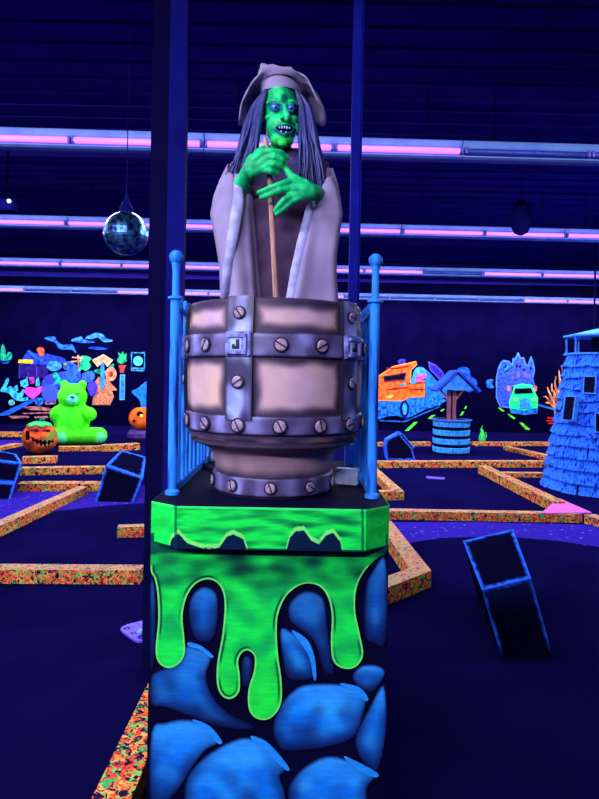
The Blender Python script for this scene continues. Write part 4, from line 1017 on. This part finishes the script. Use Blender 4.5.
bm = bmesh.new(); tube(bm, [(lx, YLh, zTop + .04), (lx, YLh, zR)], .16, 20); obj('lantern_core', bm, mBlk, lh)
for (x0, x1, y0, y1) in ((564, 576, 397, 420), (584.5, 595.5, 377, 393), (596, 610, 414, 432)):
    cxp, cyp = (x0 + x1) / 2, (y0 + y1) / 2
    Yq = YLh - .5
    for _ in range(8):
        p = at(cxp, cyp, Yq); r_ = lr(p.z) + .02; dx = p.x - lx; Yq = YLh - math.sqrt(max(.02, r_ * r_ - dx * dx))
    p = at(cxp, cyp, Yq - .02); ang = math.atan2(p.x - lx, -(p.y - YLh)) ; tilt = math.atan2(.33, zTop)
    w_, h_ = (x1 - x0) * Yq / F / 2 * .92, (y1 - y0) * Yq / F / 2
    M = Matrix.Translation(p) @ Matrix.Rotation(ang, 4, 'Z') @ Matrix.Rotation(-tilt, 4, 'X')
    bm = bmesh.new()
    for lo_, hi_ in (((-w_ - .015, -.03, -h_ - .015), (-w_, .06, h_ + .015)), ((w_, -.03, -h_ - .015), (w_ + .015, .06, h_ + .015)), ((-w_, -.03, h_), (w_, .06, h_ + .015)), ((-w_, -.03, -h_ - .015), (w_, .06, -h_))): box(bm, lo_, hi_, M)
    wf = obj('window', bm, mEdge, lh)
    bm = bmesh.new(); box(bm, (-w_, -.015, -h_), (w_, .05, h_), M); obj('pane', bm, mBlk, wf)

# golden dry bush by the lighthouse
bs = onz(561, 440, 0); YBs = 13.5
t = thing('golden_bush', (at(560, 409, YBs).x, YBs, 0), 'golden leafless branching bush behind the lighthouse at left', 'bush')
mGold = mat('golden_branch_paint', (240, 160, 90), .6, c2=(170, 100, 70), scale=20)
bm = bmesh.new()
def br_(pts, r0, r1):
    q = spline([at(x, y, YBs + R.uniform(-.1, .1)) for x, y in pts], 4, False); n = len(q); tube(bm, q, [r0 + (r1 - r0) * i / (n - 1) for i in range(n)], 6)
b0 = at(560, 409, YBs); tube(bm, [(b0.x, YBs, 0), b0], [.05, .05], 8); tube(bm, [(b0.x - .05, YBs, 0), at(556, 409, YBs)], [.04, .04], 8)
for l in [[(560, 409), (563, 395), (564, 380), (561, 365)], [(560, 409), (562, 390), (567, 372), (568, 358)], [(563, 392), (560, 380), (559, 370)], [(560, 409), (558, 395), (555, 385), (556, 376)], [(558, 398), (560, 388), (559, 382)],
          [(557, 409), (552, 400), (549, 392), (547, 387)], [(553, 402), (555, 394), (553, 390)], [(556, 409), (550, 403), (546, 397), (543, 397)], [(551, 404), (548, 403), (545, 403)], [(564, 385), (566, 378), (565, 371)], [(558, 407), (556, 398), (552, 390), (552, 383)]]: br_(l, .045, .008)
obj('branches', bm, mGold, t, True)
gp = onz(482, 444, 0)
bm = bmesh.new(); lathe(bm, [(.05, 0), (.085, .1), (.075, .2), (.04, .3), (.01, .36)], (gp.x, gp.y), 14, capb=True); tube(bm, [gp + Vector((0, 0, .2)), gp + Vector((-.03, 0, .36)), gp + Vector((.01, 0, .46))], [.03, .02, .004], 6); tube(bm, [gp + Vector((.06, 0, .1)), gp + Vector((.1, 0, .2)), gp + Vector((.08, 0, .3))], [.025, .02, .005], 6)
tag(obj('green_cactus', bm, mat('neon_green_cactus', (40, 220, 80), .6)), 'tiny neon green plant standing right of the wishing well', 'plant')

# ------------------------------------------------------------------ murals on the back wall
WY = WALLY - .012
def tint(c, c2=None, e=None, s=.25, ew=1.0):
    c2 = c2 or tuple(v * .5 for v in c)
    def f(px, py, d):
        g = mixc(c, c2, .3 + 1.9 * nz(px, py, s * 1.2, 3))
        if e: g = mixc(e, g, sstep(ew * .4, ew, d))
        return g
    return f
K0 = (8, 7, 34)
lm = thing('monster_mural', (at(60, 410, WALLY).x, WY, .6), 'neon wall mural of monsters, shack and clouds behind the green bear', 'mural')
rm = thing('truck_mural', (at(470, 410, WALLY).x, WY, .4), 'neon wall mural of two monster trucks driving on dark roads', 'mural')
def P(par, name, pts, c, c2=None, e=None, dY=0.0, smooth=False, step=1.3, sub=None, s=.25):
    return patch(name, pts, WY - dY, tint(c, c2, e, s), sub or par, mVP, step=step, th=.008, smooth=smooth)
def disc(x, y, rx, ry, n=14): return [(x + rx * math.cos(2 * PI * k / n), y + ry * math.sin(2 * PI * k / n)) for k in range(n)]
# left mural
P(lm, 'painted_cloud', [(44, 338.5), (54, 336.5), (57, 341), (63, 345), (72, 344.5), (76, 353), (71, 349.5), (60, 349), (55, 342.5)], (40, 110, 230), (20, 50, 150), smooth=True)
P(lm, 'painted_cloud', [(71, 340.5), (76, 338), (81, 336.5), (84, 339.5), (95, 342), (85, 343), (79, 342.5)], (50, 130, 240), (24, 60, 170), smooth=True)
P(lm, 'painted_cloud', [(85, 338), (95, 333), (102, 334), (106, 338), (113, 341), (104, 342), (98, 337.5), (92, 339)], (50, 130, 240), (24, 60, 170), smooth=True)
P(lm, 'painted_cloud', [(88, 348), (96, 346.5), (108, 349), (98, 350)], (26, 60, 170), smooth=True)
P(lm, 'painted_cactus', [(.5, 352), (2.5, 344), (5, 348), (6, 356), (8.5, 352), (12, 354), (11, 359), (6, 362), (1, 361)], (30, 200, 120), (20, 90, 120), smooth=True)
P(lm, 'painted_cactus_base', [(1, 361), (10, 360), (8, 364), (2, 363.5)], (30, 80, 210))
P(lm, 'painted_shack_wall', [(18, 365), (48, 365), (48, 378), (18, 378)], (44, 26, 110), (24, 16, 80))
P(lm, 'painted_shack_roof', [(19, 364.5), (26, 353), (44, 353), (64, 358), (68, 363), (48, 365)], (34, 66, 190), (20, 36, 130), dY=.01)
P(lm, 'painted_roof_ridge', [(26.5, 351.5), (29, 350), (48, 363), (44, 364)], (44, 90, 230), dY=.02)
P(lm, 'painted_sign', [(19, 359.5), (33, 359.5), (33, 363.5), (17.5, 363)], (240, 200, 30), (220, 150, 20), dY=.03)
P(lm, 'painted_ghost', [(37, 349), (40, 347), (44, 349), (43.5, 355), (40, 356), (38, 352)], (255, 90, 40), (180, 50, 40), dY=.02, smooth=True)
for x in (19, 27.5, 36): P(lm, 'painted_shack_post', [(x, 366), (x + 1, 366), (x + 1, 378), (x, 378)], (70, 60, 190), dY=.01)
P(lm, 'painted_blue_monster', disc(54, 366, 7.5, 5), (60, 150, 240), (40, 90, 210), dY=.03, smooth=True)
P(lm, 'painted_wing', [(63, 366), (70, 361), (78, 367), (76, 371), (66, 370)], (40, 100, 230), (24, 50, 170), dY=.03, smooth=True)
P(lm, 'painted_eye', disc(65, 364.5, 1.6, 1.8, 10), (240, 200, 40), dY=.045)
P(lm, 'painted_green_monster', [(52, 376), (56, 372), (60, 378), (64, 380), (66, 386), (57, 384), (52, 386), (56, 380)], (30, 190, 130), (20, 100, 110), dY=.04, smooth=True)
P(lm, 'painted_purple_monster', [(42, 382), (48, 375), (60, 372), (72, 371), (80, 375), (82, 386), (70, 390), (58, 388), (44, 388)], (60, 50, 200), (30, 80, 220), dY=.025, smooth=True)
P(lm, 'painted_blue_creature', [(43, 388), (50, 384), (57, 388), (60, 394), (54, 401), (47, 402), (42, 396)], (50, 90, 240), (80, 80, 240), dY=.035, smooth=True)
P(lm, 'painted_blue_creature', [(62, 374), (72, 370), (80, 372), (79, 380), (68, 384)], (30, 110, 240), (60, 50, 190), dY=.037, smooth=True)
P(lm, 'painted_pink_snout', [(24, 391), (28, 387), (36, 388), (42, 386), (41, 392), (36, 397), (33, 399), (28, 396)], (220, 60, 190), (240, 90, 170), dY=.04, smooth=True)
P(lm, 'painted_pink_hat', [(29, 377), (35, 377), (34, 384), (30, 384)], (190, 50, 170), dY=.03)
P(lm, 'painted_cyan_hand', [(20, 381), (26, 379), (27, 376), (28.5, 385), (25, 388), (21, 386)], (60, 200, 230), dY=.045)
P(lm, 'painted_cyan_hand', [(36, 379), (38.5, 377), (40, 384), (39, 387), (35.5, 386)], (60, 200, 240), dY=.045)
P(lm, 'painted_cyan_skeleton', [(0, 391), (4, 384), (7, 378), (9, 380), (6, 388), (10, 386), (13, 388), (17, 385), (18, 390), (16, 392), (20, 393), (23, 389), (24, 393), (22, 398), (27, 397), (28, 400), (22, 401), (15, 400), (13, 398), (8, 393), (2, 392)], (70, 215, 235), (30, 130, 190), dY=.045, smooth=True)
P(lm, 'painted_cyan_foot', disc(11.5, 402.5, 3.2, 3), (110, 225, 210), dY=.045)
P(lm, 'painted_beam', [(-2, 416), (0, 413.5), (33, 398.5), (37, 400), (9, 415)], (40, 110, 230), (30, 80, 210), dY=.03)
P(lm, 'painted_skull', disc(39, 401.5, 4.4, 4.2), (40, 130, 220), (20, 60, 150), dY=.05)
for x in (37.4, 40.6): P(lm, 'painted_eye_socket', disc(x, 400.8, .8, .9, 8), K0, dY=.06)
for l in [[(20, 407), (36, 406), (56, 409), (54, 411), (30, 410)], [(8, 415.5), (28, 416), (29, 418), (12, 418.5)], [(34, 416.5), (48, 416), (48, 418), (35, 418.5)], [(44, 402), (56, 400), (56, 404), (46, 405)], [(22, 413), (50, 412), (52, 413.5), (24, 414)]]:
    P(lm, 'painted_plank', l, (210, 130, 110), (90, 60, 90), dY=.01)
P(lm, 'painted_green_bird', [(80, 357), (85, 355.5), (91, 358), (89, 362), (91, 366), (86, 371), (82, 369), (79, 372), (80, 364)], (40, 210, 120), (20, 120, 90), dY=.03, smooth=True)
P(lm, 'painted_signpost', [(77.5, 355), (79, 355), (79, 374), (77.5, 374)], (230, 170, 130), dY=.02)
P(lm, 'painted_signpost_arm', [(72, 356.5), (83, 357), (83, 358.5), (72, 358)], (230, 160, 120), dY=.035); P(lm, 'painted_signpost_arm', [(71, 361), (82, 360), (82, 361.5), (71, 362.3)], (230, 160, 120), dY=.035)
P(lm, 'painted_windmill_roof', [(103.4, 354.2), (113, 360), (107.5, 367), (103.4, 361.5), (97.5, 367), (92, 360)], (225, 150, 110), (180, 110, 80), (245, 180, 130), dY=.03)
P(lm, 'painted_windmill_hollow', [(103.4, 362), (107, 367), (103.5, 371), (98.5, 367)], K0, dY=.028)
P(lm, 'painted_windmill_base', [(92, 386), (99, 376), (101, 382), (104, 385), (106, 377), (117, 390), (112, 391), (114, 397), (110, 405), (92, 405), (94, 392)], (220, 140, 90), (120, 70, 60), dY=.02, s=.6)
P(lm, 'painted_water_column', [(101, 363), (104, 363), (105, 386), (103, 389), (100, 388)], (50, 150, 250), (40, 110, 230), dY=.045)
P(lm, 'painted_target', disc(111, 374, 5.6, 7), (255, 110, 70), (240, 170, 130), dY=.015); P(lm, 'painted_target_ring', disc(111, 374, 2.2, 3), (255, 60, 40), dY=.03)
P(lm, 'painted_green_tail', [(94, 371), (99, 369), (105, 371), (112, 364), (114, 366), (110, 372), (100, 374)], (30, 190, 140), dY=.012, smooth=True)
P(lm, 'painted_purple_monster', [(88, 384), (94, 381), (97, 386), (96, 394), (91, 396), (88, 391)], (80, 60, 210), (40, 40, 150), dY=.05, smooth=True)
P(lm, 'painted_purple_monster', [(82, 374), (92, 371), (95, 377), (90, 382), (84, 382)], (60, 70, 210), (40, 120, 220), dY=.035, smooth=True)
P(lm, 'painted_pedestal_column', [(120, 374.5), (125, 374.5), (124.5, 400), (119.5, 400)], (44, 130, 230), (24, 70, 180), (80, 180, 250), dY=.02)
P(lm, 'painted_plant_pot', [(118, 365), (126, 365), (124.5, 369), (124, 373), (120, 373), (119.5, 369)], (170, 60, 50), (110, 40, 50), dY=.025)
P(lm, 'painted_plant_leaves', [(117, 360), (119, 356), (118, 352), (121, 355), (123, 351), (124, 355), (127, 353), (126, 358), (127, 361), (122, 364), (118, 363)], (40, 190, 100), (20, 110, 80), dY=.025)
P(lm, 'painted_blue_ghost', [(132, 391), (138, 388), (144, 383), (152, 380), (152, 410), (142, 411), (140, 401), (133, 394)], (34, 120, 230), (24, 90, 200), dY=.02, smooth=True)
# framed sign
fs = thing('wall_sign', at(138, 371, WY), 'small cyan-framed sign with a round disc left of the column', 'sign')
for l in [[(131, 352), (145, 352.3), (145, 353.5), (131, 353.2)], [(131, 369.8), (145, 370), (145, 371.2), (131, 371)], [(131, 352), (132, 352), (132, 371), (131, 371)], [(144, 352), (145, 352), (145, 371), (144, 371)]]: patch('sign_frame', l, WY - .02, tint((50, 150, 220)), fs, mVP, step=1.3, smooth=False)
patch('sign_disc', disc(138, 361, 4.8, 4.9), WY - .02, tint((70, 200, 220), (60, 180, 210)), fs, mVP, step=1.3, smooth=False)
patch('sign_bar', [(132.5, 367.5), (143.5, 367.5), (143.5, 369.3), (132.5, 369.3)], WY - .02, tint((50, 160, 220)), fs, mVP, step=1.3, smooth=False)
# right mural
cab = P(rm, 'painted_orange_truck', [(372, 380), (384, 372), (393, 366), (400, 364.5), (408, 363), (416, 361), (417, 365), (411.5, 370), (411, 377), (410, 384), (424.5, 380), (425, 397), (409, 397.5), (403, 401), (372, 401)], (255, 104, 36), (215, 66, 30), (255, 150, 80), dY=.03)
P(rm, 'painted_windshield', [(383, 376), (393, 374.5), (406.5, 372), (405, 380.5), (394, 381), (384, 382)], K0, K0, (120, 50, 60), dY=.045)
P(rm, 'painted_mirror', [(398.5, 384), (406, 383.5), (405, 385.8), (400, 386)], (60, 150, 160), dY=.045)
P(rm, 'painted_headlight', [(386, 396.5), (390, 394.5), (394, 395.5), (391, 398), (387, 398.5)], (190, 200, 70), (120, 180, 80), dY=.045)
for l in [[(385, 390), (397, 387.5), (408, 387), (408, 388), (396, 389)], [(409, 383), (425, 382), (425, 383), (409, 384)], [(409, 389), (425, 388.5), (425, 389.5), (409, 390)], [(384, 367.5), (394, 368), (410, 365), (410, 366), (394, 369.3)]]: P(rm, 'painted_body_line', l, (150, 40, 30), dY=.045)
P(rm, 'painted_roof_lamp', [(398, 361), (401, 359), (405.5, 360), (404, 363.5), (400, 364)], (70, 60, 200), dY=.03, smooth=True)
P(rm, 'painted_blue_chassis', [(372, 401), (402, 400.5), (412, 397.5), (440, 398), (447, 400), (440, 405), (425, 409.5), (412, 416), (406, 418.5), (398, 416), (388, 416), (380, 419), (372, 420)], (36, 130, 230), (16, 50, 150), dY=.025, s=.35)
P(rm, 'painted_wheel', disc(404.5, 409, 4.6, 8.6), (14, 30, 110), dY=.04); P(rm, 'painted_wheel_hub', disc(404.8, 408.8, 2.5, 6), (60, 170, 245), dY=.05)
P(rm, 'painted_wheel', disc(384, 410, 7, 5), (40, 120, 210), (14, 40, 130), dY=.04)
P(rm, 'painted_tarp', [(424, 369), (428, 371), (436, 380), (446, 388), (448, 398), (426, 397.5)], (34, 120, 240), (24, 80, 200), dY=.02)
P(rm, 'painted_purple_fin', [(428, 361), (436, 365), (443, 372), (446, 381), (440, 380), (430, 370)], (44, 36, 150), (24, 20, 90), (90, 80, 210), dY=.015)
P(rm, 'painted_clown', [(413, 375), (415, 369), (420, 367), (425, 369), (426, 374), (421, 378), (416, 383), (410, 383)], (60, 160, 240), (50, 100, 230), dY=.05, smooth=True)
P(rm, 'painted_clown_mouth', [(416, 377), (420, 374), (425, 374), (427, 376), (421, 381), (416, 382)], (215, 60, 170), (240, 120, 190), dY=.06, smooth=True)
P(rm, 'painted_blue_dome', [(456, 372), (462, 367), (469, 369), (471, 376), (477, 381), (476, 387), (471, 392), (462, 388)], (30, 90, 220), (20, 40, 150), dY=.015, smooth=True)
P(rm, 'painted_road_edge', [(380, 420), (404, 421), (440, 406), (440, 407), (405, 422.3), (380, 421.3)], (40, 100, 190), dY=.01)
for l in [[(404.5, 431), (414, 422), (418, 422), (408, 431.5)], [(428, 418.5), (432, 415), (435.5, 415), (431, 419)], [(440, 411), (443, 409), (445, 409), (442, 411.5)], [(460, 415.5), (462, 411.5), (464.5, 411.5), (462, 415.5)], [(464, 409), (465.5, 406), (467, 406), (466, 409)],
          [(498, 407.5), (500.5, 407.5), (505, 411.5), (502, 411.5)], [(507, 414), (510, 414), (516, 418.5), (513, 419)], [(519, 422.5), (522.5, 422.5), (530.5, 429.5), (526, 430)]]: P(rm, 'painted_road_dash', l, (90, 230, 60), (60, 190, 60), dY=.01)
P(rm, 'painted_road_edge', [(535, 403), (540, 404), (562, 411), (562, 412.6), (539, 406)], (50, 120, 220), dY=.01)
P(rm, 'painted_castle_load', [(496, 378), (498, 368), (501, 362), (504, 360), (509, 361), (512, 364), (513, 358), (515, 359), (518, 352), (521, 358), (524, 357), (526, 364), (528, 365), (531, 356), (533.5, 362), (535, 370), (533, 379), (535, 386), (520, 387), (512, 386), (510, 408), (500, 407), (496, 398)], (50, 90, 230), (36, 44, 170), (80, 140, 250), dY=.02, s=.4)
P(rm, 'painted_castle_window', disc(506.5, 368, 3.2, 3.8), (30, 130, 180), K0, dY=.035)
for x, y in ((517, 366), (520, 366), (531, 368), (524, 370)): P(rm, 'painted_castle_window', disc(x, y, 1, 1.6, 8), (16, 16, 80), dY=.035)
P(rm, 'painted_castle_wall', [(511, 372), (527, 371), (533, 379), (520, 377), (512, 380)], (90, 90, 235), (50, 60, 200), dY=.03)
P(rm, 'painted_green_truck', [(509, 402), (512, 394), (514, 386), (522, 383.5), (532, 385), (535, 392), (538, 398), (537.5, 408), (530, 412), (518, 412), (510, 409)], (30, 225, 110), (20, 190, 160), (90, 250, 110), dY=.04, s=.4)
P(rm, 'painted_truck_windshield', [(515, 388.5), (531, 388), (533, 393), (514.5, 393.5)], K0, dY=.055)
P(rm, 'painted_grille', [(520, 400), (525, 397.5), (530, 400), (530.5, 408), (519.5, 408)], (50, 120, 240), (30, 180, 210), dY=.055)
for x in (516, 534): P(rm, 'painted_headlight', disc(x, 399.5, 2, 2), (40, 160, 90), (20, 90, 60), (160, 255, 130), dY=.055)
for x in (508.5, 535.5): P(rm, 'painted_horn', disc(x, 388.5, 1.7, 3, 10), (250, 120, 110), (230, 80, 120), dY=.05)
P(rm, 'painted_truck_bumper', [(510, 408.5), (524, 410.5), (538, 407.5), (537, 413.5), (524, 415), (511, 413)], (30, 130, 220), (20, 60, 150), dY=.05)
P(rm, 'painted_floating_ghost', [(486.5, 381), (490, 379), (493.5, 380), (492, 384), (494, 387.5), (488, 388), (486.5, 385)], (40, 110, 210), (24, 60, 150), dY=.01, smooth=True)
for l in [[(547.5, 417), (557, 417.4), (557, 418.8), (547.5, 418.6)], [(546.5, 420), (557, 420.2), (557, 421.6), (546.5, 421.4)], [(548, 422.6), (556, 422.8), (556, 424), (548, 424)]]: P(rm, 'painted_brick', l, (220, 30, 50), (180, 24, 50), dY=.01)

# ------------------------------------------------------------------ view
S.view_settings.view_transform = 'Standard'; S.view_settings.look = 'None'; S.view_settings.exposure = 0.0; S.view_settings.gamma = 1.0
S.view_settings.use_curve_mapping = False
